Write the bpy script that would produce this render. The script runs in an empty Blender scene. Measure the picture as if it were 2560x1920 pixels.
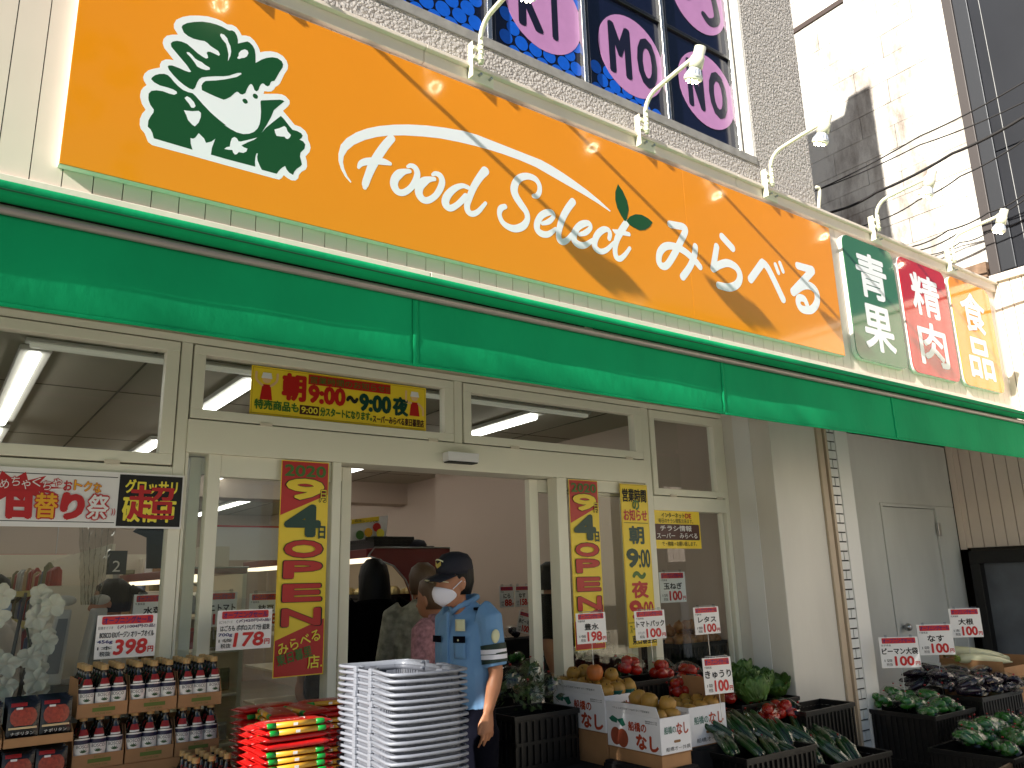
import bpy, math, random
from mathutils import Vector, Matrix, noise
from mathutils.geometry import tessellate_polygon
R = math.radians
random.seed(11)
D = bpy.data
SC = bpy.context.scene
COL = SC.collection
# ------------------------------------------------------------------ camera
cam = D.cameras.new('camera'); cam.lens = 28.16; cam.sensor_width = 36; cam.clip_start = .05; cam.clip_end = 400
camo = D.objects.new('camera', cam); COL.objects.link(camo)
_yaw, _pit, _rol = 0.63172, 0.242584, -0.026725
_fw = Vector((math.sin(_yaw)*math.cos(_pit), math.cos(_yaw)*math.cos(_pit), math.sin(_pit)))
_rt = Vector((math.cos(_yaw), -math.sin(_yaw), 0)); _up = _rt.cross(_fw)
_r2 = _rt*math.cos(_rol)+_up*math.sin(_rol); _u2 = _up*math.cos(_rol)-_rt*math.sin(_rol)
_m = Matrix((_r2, _u2, -_fw)).transposed().to_4x4(); _m.translation = (0, -3.723, 1.5)
camo.matrix_world = _m
SC.camera = camo
# ------------------------------------------------------------------ sky, sun, exposure
SUN = Vector((4.35, 1.0, -2.5)).normalized()
w = D.worlds.new('World'); SC.world = w; w.use_nodes = True
_n = w.node_tree.nodes; _l = w.node_tree.links
_sky = _n.new('ShaderNodeTexSky'); _sky.sky_type = 'NISHITA'; _sky.sun_disc = False
_sky.sun_elevation = math.asin(-SUN.z); _sky.sun_rotation = math.atan2(-SUN.x, -SUN.y)
_sky.air_density = 1.0; _sky.dust_density = 1.0; _sky.ozone_density = 1.0
_l.new(_sky.outputs[0], _n['Background'].inputs[0]); _n['Background'].inputs[1].default_value = .05
sl = D.lights.new('sun', 'SUN'); sl.energy = 5.0; sl.angle = R(.53); sl.color = (1, .95, .87)
slo = D.objects.new('sun', sl); COL.objects.link(slo); slo.location = (-9, -5, 12)
slo.rotation_euler = SUN.to_track_quat('-Z', 'Y').to_euler()
vs = SC.view_settings; vs.view_transform = 'Standard'; vs.look = 'None'; vs.exposure = 1.02; vs.gamma = 1
SC.render.engine = 'CYCLES'
SC.cycles.use_denoising = True
SC.cycles.max_bounces = 8; SC.cycles.transparent_max_bounces = 16; SC.cycles.glossy_bounces = 3; SC.cycles.diffuse_bounces = 4
SC.cycles.sample_clamp_indirect = 6
# ------------------------------------------------------------------ helpers
def lin(c):
    return tuple((x/255/12.92 if x/255 <= .04045 else ((x/255+.055)/1.055)**2.4) for x in c)+(1,)
MATS = {}
def M(name, col, rough=.55, metal=0, bump=0, bs=60, var=0, vsc=6, emit=0, spec=.5, coat=0, alpha=1, trans=0, ecol=None, stretch=None, detail=4, sub=0):
    """procedural principled material: colour (sRGB 0-255) with noise variation and noise bump"""
    if name in MATS: return MATS[name]
    m = D.materials.new(name); m.use_nodes = True; MATS[name] = m
    nt = m.node_tree; b = nt.nodes['Principled BSDF']
    c = lin(col)
    b.inputs['Base Color'].default_value = c; b.inputs['Roughness'].default_value = rough
    b.inputs['Metallic'].default_value = metal; b.inputs['Specular IOR Level'].default_value = spec
    if coat: b.inputs['Coat Weight'].default_value = coat; b.inputs['Coat Roughness'].default_value = .05
    if alpha < 1: b.inputs['Alpha'].default_value = alpha
    if trans: b.inputs['Transmission Weight'].default_value = trans
    if sub: b.inputs['Subsurface Weight'].default_value = sub; b.inputs['Subsurface Radius'].default_value = (.02, .008, .004)
    if emit:
        b.inputs['Emission Color'].default_value = lin(ecol or col); b.inputs['Emission Strength'].default_value = emit
    if var or bump:
        tc = nt.nodes.new('ShaderNodeTexCoord'); src = tc.outputs['Object']
        if stretch:
            mp = nt.nodes.new('ShaderNodeMapping'); mp.inputs['Scale'].default_value = stretch
            nt.links.new(src, mp.inputs[0]); src = mp.outputs[0]
    if var:
        nz = nt.nodes.new('ShaderNodeTexNoise'); nz.inputs['Scale'].default_value = vsc; nz.inputs['Detail'].default_value = detail
        nt.links.new(src, nz.inputs['Vector'])
        rp = nt.nodes.new('ShaderNodeMapRange'); rp.inputs['From Min'].default_value = .3; rp.inputs['From Max'].default_value = .7
        rp.inputs['To Min'].default_value = 1-var; rp.inputs['To Max'].default_value = 1+var*.6
        nt.links.new(nz.outputs[0], rp.inputs[0])
        mx = nt.nodes.new('ShaderNodeVectorMath'); mx.operation = 'SCALE'; mx.inputs[0].default_value = c[:3]
        nt.links.new(rp.outputs[0], mx.inputs['Scale']); nt.links.new(mx.outputs[0], b.inputs['Base Color'])
    if bump:
        nb = nt.nodes.new('ShaderNodeTexNoise'); nb.inputs['Scale'].default_value = bs; nb.inputs['Detail'].default_value = 5
        nt.links.new(src, nb.inputs['Vector'])
        bp = nt.nodes.new('ShaderNodeBump'); bp.inputs['Strength'].default_value = min(1, bump); bp.inputs['Distance'].default_value = .01
        nt.links.new(nb.outputs[0], bp.inputs['Height']); nt.links.new(bp.outputs[0], b.inputs['Normal'])
    return m
def glass_mat(name, tint=(255, 255, 255), ior=1.45, rough=0.0):
    if name in MATS: return MATS[name]
    m = D.materials.new(name); m.use_nodes = True; MATS[name] = m
    nt = m.node_tree; nt.nodes.clear()
    o = nt.nodes.new('ShaderNodeOutputMaterial'); mx = nt.nodes.new('ShaderNodeMixShader')
    t = nt.nodes.new('ShaderNodeBsdfTransparent'); t.inputs[0].default_value = lin(tint)
    g = nt.nodes.new('ShaderNodeBsdfGlossy'); g.inputs['Roughness'].default_value = rough
    f = nt.nodes.new('ShaderNodeFresnel'); f.inputs[0].default_value = ior
    ge = nt.nodes.new('ShaderNodeNewGeometry'); iv = nt.nodes.new('ShaderNodeMath'); iv.operation = 'SUBTRACT'; iv.inputs[0].default_value = 1; nt.links.new(ge.outputs['Backfacing'], iv.inputs[1])
    mu = nt.nodes.new('ShaderNodeMath'); mu.operation = 'MULTIPLY'; nt.links.new(f.outputs[0], mu.inputs[0]); nt.links.new(iv.outputs[0], mu.inputs[1])   # no internal reflection in thin sheets
    nt.links.new(mu.outputs[0], mx.inputs[0]); nt.links.new(t.outputs[0], mx.inputs[1]); nt.links.new(g.outputs[0], mx.inputs[2])
    nt.links.new(mx.outputs[0], o.inputs[0])
    return m
class MB:
    def __init__(s): s.v = []; s.f = []
    def add(s, v, f):
        o = len(s.v); s.v += [tuple(p) for p in v]; s.f += [tuple(i+o for i in q) for q in f]; return s
    def box(s, x0, x1, y0, y1, z0, z1):
        return s.add([(x0,y0,z0),(x1,y0,z0),(x1,y1,z0),(x0,y1,z0),(x0,y0,z1),(x1,y0,z1),(x1,y1,z1),(x0,y1,z1)],
                     [(0,3,2,1),(4,5,6,7),(0,1,5,4),(1,2,6,5),(2,3,7,6),(3,0,4,7)])
    def rings(s, rs, cap=True, close=True):
        n = len(rs[0]); v = [p for r in rs for p in r]; f = []
        for i in range(len(rs)-1):
            for j in range(n if close else n-1):
                k = (j+1) % n; f.append((i*n+j, i*n+k, (i+1)*n+k, (i+1)*n+j))
        if cap and close: f.append(tuple(range(n-1, -1, -1))); f.append(tuple(range((len(rs)-1)*n, len(rs)*n)))
        return s.add(v, f)
    def tube(s, path, r, n=8, cap=True, flat=1):
        P = [Vector(p) for p in path]; rr = r if isinstance(r, (list, tuple)) else [r]*len(P); rs = []
        t0 = (P[1]-P[0]).normalized(); a = t0.orthogonal().normalized()
        for i, p in enumerate(P):
            t = (P[min(i+1, len(P)-1)]-P[max(i-1, 0)]).normalized()
            a = (a-t*a.dot(t)).normalized(); b = t.cross(a)
            rs.append([p+(a*math.cos(2*math.pi*j/n)+b*flat*math.sin(2*math.pi*j/n))*rr[i] for j in range(n)])
        return s.rings(rs, cap)
    def loft(s, secs, n=16, p=2.0, cap=True):
        """secs: (cx,cy,cz,rx,ry) horizontal super-ellipses"""
        rs = []
        for cx, cy, cz, rx, ry in secs:
            r = []
            for j in range(n):
                a = 2*math.pi*j/n; c, q = math.cos(a), math.sin(a)
                r.append((cx+rx*abs(c)**(2/p)*(1 if c >= 0 else -1), cy+ry*abs(q)**(2/p)*(1 if q >= 0 else -1), cz))
            rs.append(r)
        return s.rings(rs, cap)
    def lathe(s, prof, c=(0,0,0), n=16, cap=True):
        return s.loft([(c[0], c[1], c[2]+z, r, r) for r, z in prof], n, 2, cap)
    def ball(s, c, r, nu=12, nv=8, jit=0, axis=None):
        r = r if isinstance(r, (tuple, list)) else (r, r, r); rs = []
        for i in range(1, nv):
            th = math.pi*i/nv
            rs.append([(c[0]+r[0]*math.sin(th)*math.cos(2*math.pi*j/nu)*(1+random.uniform(-jit, jit)), c[1]+r[1]*math.sin(th)*math.sin(2*math.pi*j/nu)*(1+random.uniform(-jit, jit)), c[2]-r[2]*math.cos(th)) for j in range(nu)])
        o = len(s.v); s.rings(rs, False)
        s.v += [(c[0], c[1], c[2]-r[2]), (c[0], c[1], c[2]+r[2])]; b = len(s.v)-2; k = (nv-2)*nu
        for j in range(nu):
            s.f.append((b, o+(j+1) % nu, o+j)); s.f.append((b+1, o+k+j, o+k+(j+1) % nu))
        return s
    def prism(s, pts, y0, y1, side=True):
        """polygon in the XZ plane (front y0 faces -Y)"""
        P = [(x, z) for x, z in pts]
        ar = sum(P[i][0]*P[(i+1) % len(P)][1]-P[(i+1) % len(P)][0]*P[i][1] for i in range(len(P)))
        if ar < 0: P = P[::-1]
        n = len(P); tri = tessellate_polygon([[Vector((x, z, 0)) for x, z in P]])
        v = [(x, y0, z) for x, z in P]+[(x, y1, z) for x, z in P]; f = []
        for t in tri:
            a, b, c = t; q = (P[b][0]-P[a][0])*(P[c][1]-P[a][1])-(P[c][0]-P[a][0])*(P[b][1]-P[a][1])
            if q < 0: a, b, c = a, c, b
            f.append((a, b, c)); f.append((a+n, c+n, b+n))
        if side:
            for i in range(n): k = (i+1) % n; f.append((k, i, i+n, k+n))
        return s.add(v, f)
    def ribbon(s, pts, y0, rise=.0008, step=6):
        """brush stroke in the XZ plane, pts (x,z,width), round ends; rises gently so that it never lies in its own plane"""
        P = [Vector((a, b, c)) for a, b, c in pts]; Q = []
        for i in range(len(P)-1):
            p0, p1, p2, p3 = P[max(i-1, 0)], P[i], P[i+1], P[min(i+2, len(P)-1)]
            for k in range(step):
                t = k/step
                Q.append(.5*((2*p1)+(-p0+p2)*t+(2*p0-5*p1+4*p2-p3)*t*t+(-p0+3*p1-3*p2+p3)*t**3))
        Q.append(P[-1]); n = len(Q); L = []; Rr = []
        for i, q in enumerate(Q):
            t = Q[min(i+1, n-1)]-Q[max(i-1, 0)]; t = Vector((t.x, t.y)).normalized(); nn = Vector((-t.y, t.x)); h = q.z/2
            L.append((q.x+nn.x*h, q.y+nn.y*h)); Rr.append((q.x-nn.x*h, q.y-nn.y*h))
        yy = [y0-rise*i/n for i in range(n)]
        v = []; f = []
        for i in range(n): v += [(L[i][0], yy[i], L[i][1]), (Rr[i][0], yy[i], Rr[i][1])]
        for i in range(n-1): f.append((2*i, 2*i+1, 2*i+3, 2*i+2))
        for e, i in ((0, 0), (1, n-1)):
            q = Q[i]; h = q.z/2; t = (Q[1]-Q[0]) if e == 0 else (Q[-1]-Q[-2]); a0 = math.atan2(t.y, t.x); o = len(v)
            a1 = a0+(math.pi/2 if e == 0 else -math.pi/2)
            for k in range(9):
                a = a1+math.pi*k/8; v.append((q.x+h*math.cos(a), yy[i], q.y+h*math.sin(a)))
            f.append(tuple(o+k for k in range(9)) )
        return s.add(v, f)
    def grid(s, nx, ny, fn):
        v = [fn(i/nx, j/ny) for j in range(ny+1) for i in range(nx+1)]; w_ = nx+1
        return s.add(v, [(j*w_+i, j*w_+i+1, (j+1)*w_+i+1, (j+1)*w_+i) for j in range(ny) for i in range(nx)])
    def mesh(s, name, mat, smooth=False):
        me = D.meshes.new(name); me.from_pydata(s.v, [], s.f); me.update()
        if mat: me.materials.append(mat)
        if smooth:
            for p in me.polygons: p.use_smooth = True
        return me
    def build(s, name, mat, parent=None, smooth=False, bevel=0, sub=0, rem=0, thick=0):
        o = D.objects.new(name, s.mesh(name, mat, smooth)); COL.objects.link(o)
        if parent: o.parent = parent
        if thick: md = o.modifiers.new('thick', 'SOLIDIFY'); md.thickness = thick; md.offset = 0
        if rem:
            md = o.modifiers.new('remesh', 'REMESH'); md.mode = 'VOXEL'; md.voxel_size = rem; md.use_smooth_shade = True
            md = o.modifiers.new('smooth', 'SMOOTH'); md.iterations = 4; md.factor = .5
        if sub: md = o.modifiers.new('subdivide', 'SUBSURF'); md.levels = sub; md.render_levels = sub
        if bevel: md = o.modifiers.new('bevel', 'BEVEL'); md.width = bevel; md.segments = 2; md.limit_method = 'ANGLE'
        return o
def tag(o, label=None, cat=None, group=None, kind=None):
    if label: o['label'] = label
    if cat: o['category'] = cat
    if group: o['group'] = group
    if kind: o['kind'] = kind
    return o
def thing(name, label, cat, loc=(0,0,0), rz=0, group=None):
    o = D.objects.new(name, None); COL.objects.link(o); o.location = loc; o.rotation_euler = (0, 0, rz); o.empty_display_size = .1
    return tag(o, label, cat, group)
def inst(name, mesh, parent=None, loc=(0,0,0), rot=(0,0,0), sc=(1,1,1)):
    o = D.objects.new(name, mesh); COL.objects.link(o); o.parent = parent; o.location = loc; o.rotation_euler = rot; o.scale = sc
    return o
def copy_tree(o, parent=None, label=None):
    c = o.copy(); COL.objects.link(c); c.parent = parent
    if label: c['label'] = label
    for ch in o.children: copy_tree(ch, c)
    return c
def box(name, dims, mat, parent=None, bevel=0):
    return MB().box(*dims).build(name, mat, parent, bevel=bevel)
_TX = {}
def text_shape(body, bold=0.0):
    """outline letters of a string as flat triangles, unit size, bottom-left at 0"""
    k = (body, bold)
    if k in _TX: return _TX[k]
    cu = D.curves.new('lettering', 'FONT'); cu.body = body; cu.size = 1; cu.resolution_u = 3; cu.offset = bold
    ob = D.objects.new('lettering', cu); COL.objects.link(ob)
    dg = bpy.context.evaluated_depsgraph_get(); me = ob.evaluated_get(dg).to_mesh()
    v = [(p.co.x, p.co.y) for p in me.vertices]; f = [tuple(q.vertices) for q in me.polygons]
    ob.evaluated_get(dg).to_mesh_clear(); D.objects.remove(ob); D.curves.remove(cu)
    x0 = min(p[0] for p in v); x1 = max(p[0] for p in v); y0 = min(p[1] for p in v); y1 = max(p[1] for p in v)
    _TX[k] = ([((p[0]-x0)/max(1e-6, x1-x0), (p[1]-y0)/max(1e-6, y1-y0)) for p in v], f, x1-x0, y1-y0)
    return _TX[k]
def T(body, x, z, wd, ht, y, mat, parent, bold=.0, name='lettering', slant=0, rot=0):
    """lettering in the XZ plane facing -Y, filling the box with lower-left corner x,z; bold strokes are built from shifted layers"""
    v, f, gw, gh = text_shape(body); cx, cz = x+wd/2, z+ht/2; c, s = math.cos(rot), math.sin(rot); mb = MB()
    r = bold*ht/max(gh, .3)*.9
    sh = [(0, 0)] if not bold else [(r*math.cos(2*math.pi*k/8), r*math.sin(2*math.pi*k/8)) for k in range(8)]
    w_, h_ = wd-2*r, ht-2*r
    for k, (dx, dz) in enumerate(sh):
        V = []
        for a, b in v:
            px = (a-.5)*w_+slant*(b-.5)*h_+dx; pz = (b-.5)*h_+dz
            V.append((cx+px*c-pz*s, y-.00006*k, cz+px*s+pz*c))
        mb.add(V, f)
    return mb.build(name, mat, parent)

# ------------------------------------------------------------------ materials
cream = M('cream_siding', (230, 214, 200), .45, var=.05, vsc=1.5, bump=.06, bs=14)
trimm = M('cream_trim', (230, 217, 203), .5, var=.06, vsc=3, bump=.1, bs=30)
darkgap = M('dark_gap', (14, 13, 12), .8)
alu = M('cream_aluminium', (236, 233, 214), .38, var=.03, vsc=2)
alud = M('cream_aluminium_dull', (216, 206, 186), .45, var=.05, vsc=2)
white = M('white_paint', (226, 226, 222), .55, var=.05, vsc=1.2, bump=.05, bs=25)
offw = M('ivory_paint', (216, 212, 202), .6, var=.12, vsc=2, bump=.1, bs=30, stretch=(1, 1, .3), detail=8)
wood = M('pale_wood', (190, 172, 148), .55, var=.12, vsc=5, stretch=(1, 1, .1))
inkk = M('ink_black', (18, 17, 16), .6)
asph = M('asphalt', (70, 70, 72), .9, var=.2, vsc=3, bump=.6, bs=220)
pave = M('pavement_concrete', (168, 164, 154), .85, var=.15, vsc=2, bump=.3, bs=150)
glass = glass_mat('clear_glass', (252, 254, 253), 1.62)
steel = M('steel', (180, 182, 184), .3, 1, var=.05)
black = M('black_plastic', (10, 10, 11), .45, var=.2, vsc=30, bump=.1, bs=80)
# ------------------------------------------------------------------ ground
def struct(name, mb, mat, parent=None, **k):
    o = mb.build(name, mat, parent, **k)
    if not parent: o['kind'] = 'structure'
    return o
struct('pavement', MB().box(-60, 60, -4.6, .0, -.4, 0), pave)
struct('road', MB().box(-150, 150, -150, -4.6, -.4, -.12), asph)
struct('shop_floor', MB().box(-8, 12, .0, 14, -.4, .004), M('floor_vinyl', (168, 160, 148), .35, var=.06, vsc=3))
struct('kerb', MB().box(-60, 60, -4.75, -4.6, -.4, .004), M('kerb_concrete', (160, 157, 150), .85, var=.15, vsc=6, bump=.2, bs=90))
# ------------------------------------------------------------------ shop building
shop = thing('shop_building', 'cream clad ground floor shop building carrying the orange fascia sign', 'building', (0, 0, 0))
box('fascia_core', (-9, 8.47, -.388, .12, 2.78, 4.24), darkgap, shop)
pl = MB().box(-.0525, .0525, -.022, 0, 0, 1.22).mesh('siding_plank', cream)
k = 0; x = -2.99-55*.1087+.0015
while x < 8.44:
    inst('siding_plank', pl, shop, (x+.0544, -.388, 3.015)); x += .1087
for a, b in ((-9, 1.872), (1.875, 4.452), (4.455, 7.0), (7.003, 8.485)):
    box('top_trim_board', (a, b, -.442, -.411, 4.222, 4.292), trimm, shop, .003)
    box('coping_board', (a, b, -.47, .2, 4.2921, 4.315), trimm, shop, .003)
for a, b in ((-9, 1.918), (1.921, 4.02), (4.023, 6.1), (6.103, 8.485)):
    box('ledge_board', (a, b, -.43, -.411, 2.93, 3.034), trimm, shop, .004)
box('soffit', (-9, 8.47, -.41, .1, 2.74, 2.779), offw, shop)
box('lintel', (-9, 4.58, .0, .16, 2.64, 2.739), alud, shop, .004)
box('lintel_groove_board', (-9, 4.58, -.02, .0, 2.668, 2.72), alud, shop, .004)
# right reveal, front pier with roller shutter guide, tiled strip, recessed panel with service door
box('reveal_wall', (4.58, 5.11, -.41, .1, 0, 2.739), offw, shop, .006)
box('reveal_strip', (4.575, 4.58, -.25, -.11, 0, 2.739), white, shop)
box('shutter_guide', (5.111, 5.172, -.425, -.3, 0, 2.739), wood, shop, .003)
box('shutter_slot', (5.172, 5.196, -.38, -.3, 0, 2.739), darkgap, shop)
box('shutter_guide', (5.196, 5.224, -.43, -.3, 0, 2.739), wood, shop, .003)
box('tile_bed', (5.224, 5.35, -.402, .25, 0, 2.739), inkk, shop)
tile = M('white_glazed_tile', (214, 216, 214), .3, var=.05, vsc=9)
full = MB().box(0, .11, -.012, 0, 0, .0555).mesh('wall_tile', tile); half = MB().box(0, .0495, -.012, 0, 0, .0555).mesh('wall_tile', tile)
z = .02; k = 0
while z < 2.68:
    if k % 2: inst('wall_tile', full, shop, (5.2285, -.402, z))
    else:
        inst('wall_tile', half, shop, (5.2285, -.402, z)); inst('wall_tile', half, shop, (5.289, -.402, z))
    z += .0655; k += 1
box('painted_pier', (5.35, 5.51, -.415, .25, 0, 2.739), white, shop, .004)
pan = M('panel_paint', (206, 208, 204), .5, var=.16, vsc=1.6, bump=.08, bs=20, stretch=(1, 1, .35), detail=8)
box('recess_panel', (5.51, 7.088, .3, .36, 0, 2.739), pan, shop)
box('recess_panel', (7.092, 8.47, .302, .36, 2.125, 2.739), pan, shop)
box('recess_panel', (8.105, 8.47, .302, .36, 0, 2.122), pan, shop)
box('recess_back', (5.4, 8.47, .361, .5, 0, 2.739), inkk, shop)
box('recess_side', (5.3, 5.36, .25, .5, 0, 2.739), pan, shop)
sd = box('service_door', (7.135, 8.07, .308, .35, .01, 2.09), pan, shop, .004)
box('door_frame', (7.092, 7.13, .29, .36, 0, 2.122), pan, shop, .003)
box('door_frame', (7.131, 8.074, .29, .36, 2.095, 2.122), pan, shop, .003)
box('door_frame', (8.075, 8.104, .29, .36, 0, 2.122), pan, shop, .003)
for z in (1.9, .35): box('hinge', (8.05, 8.1, .27, .289, z-.07, z+.06), steel, sd, .004)
MB().ball((7.22, .26, 1.02), .035, 14, 10).tube([(7.22, .26, 1.02), (7.22, .31, 1.02)], .012).build('door_knob', steel, sd, True)
box('front_wall', (-9, -1.6, .0, .16, 0, 2.64), offw, shop)
# interior shell
inn = thing('shop_interior', 'dim sales room seen through the glass with pinkish walls and grey ceiling', 'room', (0, 0, 0))
iw = M('interior_wall', (192, 174, 158), .7, var=.03, vsc=.6); ic = M('ceiling_board', (176, 168, 152), .75, var=.04, vsc=.7)
box('ceiling', (-9, 12, .0, 14, 2.76, 2.779), ic, inn)
box('side_wall', (4.72, 5.0, .16, 4.28, 0, 2.76), iw, inn); box('side_wall', (4.97, 5.2, 4.28, 14, 0, 2.76), iw, inn)
box('back_wall', (-8, 4.97, 10.5, 10.7, 0, 2.76), iw, inn); box('side_wall', (-6.2, -6, 0, 10.5, 0, 2.76), iw, inn)
box('ceiling_beam', (-6, 4.97, 5.4, 5.75, 2.5, 2.76), iw, inn)
seam = M('ceiling_seam', (96, 90, 80), .8)
for yy in (1.82, 3.64, 4.6, 6.4): box('ceiling_seam', (-6, 4.7, yy, yy+.012, 2.757, 2.7599), seam, inn)
for xx in (-1.2, .9, 2.1, 3.0, 4.2): box('ceiling_seam', (xx, xx+.012, .2, 10.4, 2.756, 2.7599), seam, inn)
box('roof_slab', (-8, 12, .2, 14, 2.78, 3.0), iw, shop)
tubeE = M('lit_tube', (255, 252, 244), .4, emit=3.2); fixm = M('light_fixture_white', (206, 204, 196), .4)
tubeD = M('lit_tube_soft', (245, 244, 226), .4, emit=.07)
for xx in (-.78, .36, 1.5, 2.58, 3.64):
    for j, y0 in enumerate((.93, 3.3, 5.9, 8.0)):
        if xx == 2.58 and j == 0: continue
        t = thing('ceiling_light', 'lit fluorescent ceiling light, %s row, %s from the glass' % ({-.78: 'outermost left', .36: 'leftmost visible', 1.5: 'second', 2.58: 'third', 3.64: 'rightmost'}[xx], ('nearest', 'second', 'third', 'farthest')[j]), 'ceiling light', (xx, y0, 2.757), group='fluorescent ceiling lights')
        box('housing', (-.075, .075, 0, 2.1, -.03, -.001), fixm, t, .006)
        MB().tube([(0, .04, -.045), (0, 2.06, -.045)], .028, 10).build('tube', tubeE, t, True)
for j, (a, b) in enumerate(((.3, 1.5), (1.6, 2.8), (2.9, 4.05))):
    t = thing('strip_light', '%s pale strip light running along the top of the shop glass' % ('left', 'middle', 'right')[j], 'ceiling light', (a, .82, 2.757), group='strip lights along the shopfront')
    box('housing', (0, b-a, -.034, .034, -.02, -.001), fixm, t, .004)
    MB().box(.02, b-a-.02, -.024, .024, -.045, -.0205).build('diffuser', tubeD, t, bevel=.01)
# ------------------------------------------------------------------ upper building with patterned window
def stucco_mat():
    m = M('roughcast_stucco', (196, 190, 184), .9)
    nt = m.node_tree; b = nt.nodes['Principled BSDF']; tc = nt.nodes.new('ShaderNodeTexCoord'); N = nt.nodes.new; L = nt.links.new
    mp = N('ShaderNodeMapping'); mp.inputs['Rotation'].default_value = (R(90), 0, 0); L(tc.outputs['Object'], mp.inputs[0])
    br = N('ShaderNodeTexBrick'); br.inputs['Scale'].default_value = 1; br.inputs['Brick Width'].default_value = .105; br.inputs['Row Height'].default_value = .052
    br.inputs['Mortar Size'].default_value = .0045; br.inputs['Mortar Smooth'].default_value = .4; L(mp.outputs[0], br.inputs['Vector'])
    n1 = N('ShaderNodeTexNoise'); n1.inputs['Scale'].default_value = 40; n1.inputs['Detail'].default_value = 4; n1.inputs['Roughness'].default_value = .6; L(tc.outputs['Object'], n1.inputs['Vector'])
    n2 = N('ShaderNodeTexVoronoi'); n2.inputs['Scale'].default_value = 52; L(tc.outputs['Object'], n2.inputs['Vector'])
    a1 = N('ShaderNodeMath'); a1.operation = 'MULTIPLY_ADD'; a1.inputs[1].default_value = -.6; L(n2.outputs['Distance'], a1.inputs[0]); L(n1.outputs[0], a1.inputs[2])
    # joints show only on the right-hand pier, where the render is thinner
    sx = N('ShaderNodeSeparateXYZ'); L(tc.outputs['Object'], sx.inputs[0])
    mr = N('ShaderNodeMapRange'); mr.inputs['From Min'].default_value = 3.2; mr.inputs['From Max'].default_value = 4.9; L(sx.outputs[0], mr.inputs[0])
    mu = N('ShaderNodeMath'); mu.operation = 'MULTIPLY'; L(br.outputs['Fac'], mu.inputs[0]); L(mr.outputs[0], mu.inputs[1])
    a2 = N('ShaderNodeMath'); a2.operation = 'MULTIPLY_ADD'; a2.inputs[1].default_value = -.9; L(mu.outputs[0], a2.inputs[0]); L(a1.outputs[0], a2.inputs[2])
    bp = N('ShaderNodeBump'); bp.inputs['Strength'].default_value = 1; bp.inputs['Distance'].default_value = .04; L(a2.outputs[0], bp.inputs['Height']); L(bp.outputs[0], b.inputs['Normal'])
    return m
stu = stucco_mat()
upb = thing('upper_storey_building', 'grey roughcast upper storeys above the orange sign with dotted window', 'building', (0, 0, 0))
XR = 5.515; WB = 4.572
stuwall = MB().box(-6, 4.79, -.4, .2, 4.317, WB).box(4.79, XR, -.4, .2, 4.317, 7.6).box(-6, 4.79, -.4, .2, 6.9, 7.6).build('wall', stu, upb)
box('rear_block', (-6, XR, .76, 12, 4.317, 12.9), stu, upb); box('stair_tower', (4.9, XR-.02, .76, 1.17, 12.9, 13.2), stu, upb)
box('front_block_roof', (-6, XR, .2, .76, 4.317, 7.6), stu, upb)
jamb = M('window_jamb_paint', (232, 228, 220), .6, var=.05); sillm = M('weathered_sill', (150, 147, 143), .8, var=.2, vsc=12, bump=.2, bs=60)
box('window_jamb', (4.762, 4.79, -.398, -.1, WB+.012, 6.9), jamb, upb)
box('window_sill', (-6, 4.79, -.408, -.1, WB-.055, WB+.012), sillm, upb, .004)
win = box('window_frame', (-6, 4.76, -.305, -.28, WB+.0125, WB+.045), M('black_frame', (12, 12, 14), .35), upb)
film = M('navy_window_film', (16, 20, 44), .12, var=.15, vsc=5)
blk = MATS['black_frame']; silver = M('silver_aluminium', (190, 190, 186), .25, .9)
mull = [-.69, .09, .87, 1.645, 2.42, 3.185, 3.965, 4.745]
for i in range(len(mull)-1):
    a, b = mull[i], mull[i+1]
    for z0, z1 in ((WB+.045, 5.455), (5.485, 6.2)):
        p = box('pane', (a+.02, b-.02, -.292, -.288, z0, z1), film, upb)
    box('transom_rail', (a+.021, b-.021, -.31, -.28, 5.455, 5.485), blk, upb, .003)
for xx in mull:
    box('mullion', (xx-.045, xx-.012, -.33, -.28, WB+.045, 6.89), silver, upb, .004); box('mullion', (xx-.011, xx+.018, -.325, -.28, WB+.045, 6.89), blk, upb, .004)
bdot = M('blue_dot_film', (18, 92, 205), .2, var=.1, vsc=30); pink = M('pink_oval_film', (196, 140, 190), .25, var=.06, vsc=8)
circs = [(2.845, 5.09, 'KI'), (3.625, 5.055, 'MO'), (4.415, 5.08, 'NO'), (2.07, 5.5, ''), (4.415, 5.905, '')]
def disc(x, z, r, y, n=28): return [(x+r*math.cos(2*math.pi*j/n), z+r*math.sin(2*math.pi*j/n)) for j in range(n)]
dm = MB().prism(disc(0, 0, .0495, 0, 20), -.0012, 0).mesh('blue_dot', bdot)
cnt = 0
for row in range(9):
    for c in range(-5, 26):
        x = 2.025+c*.1135+(.057 if row % 2 else 0); z = 4.668+row*.084
        if x < 1.2 or x > 3.9 or z > 5.4: continue
        if x > 3.2 and z > 4.69+(3.95-x)*.28: continue
        if any(abs(x-m_) < .075 for m_ in mull): continue
        if any((x-cx)**2+(z-cz)**2 < (.30)**2 for cx, cz, _ in circs): continue
        inst('blue_dot', dm, upb, (x+random.uniform(-.004, .004), -.2935, z+random.uniform(-.004, .004)))
navy = M('navy_ink', (20, 18, 40), .35)
for cx, cz, s in circs:
    p = MB().prism(disc(cx, cz, .315, 0, 40), -.2965, -.2945).build('pink_oval', pink, upb)
    if s:
        wd = .125 if s == 'KI' else .2
        xs = {'KI': [('K', cx-.21, .2), ('I', cx+.06, .05)], 'MO': [('M', cx-.22, .21), ('O', cx+.05, .2)], 'NO': [('N', cx-.22, .18), ('O', cx+.02, .21)]}[s]
        for ch, xx, ww in xs: T(ch, xx, cz-.2, ww, .41, -.2975, navy, p, .03)
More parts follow.
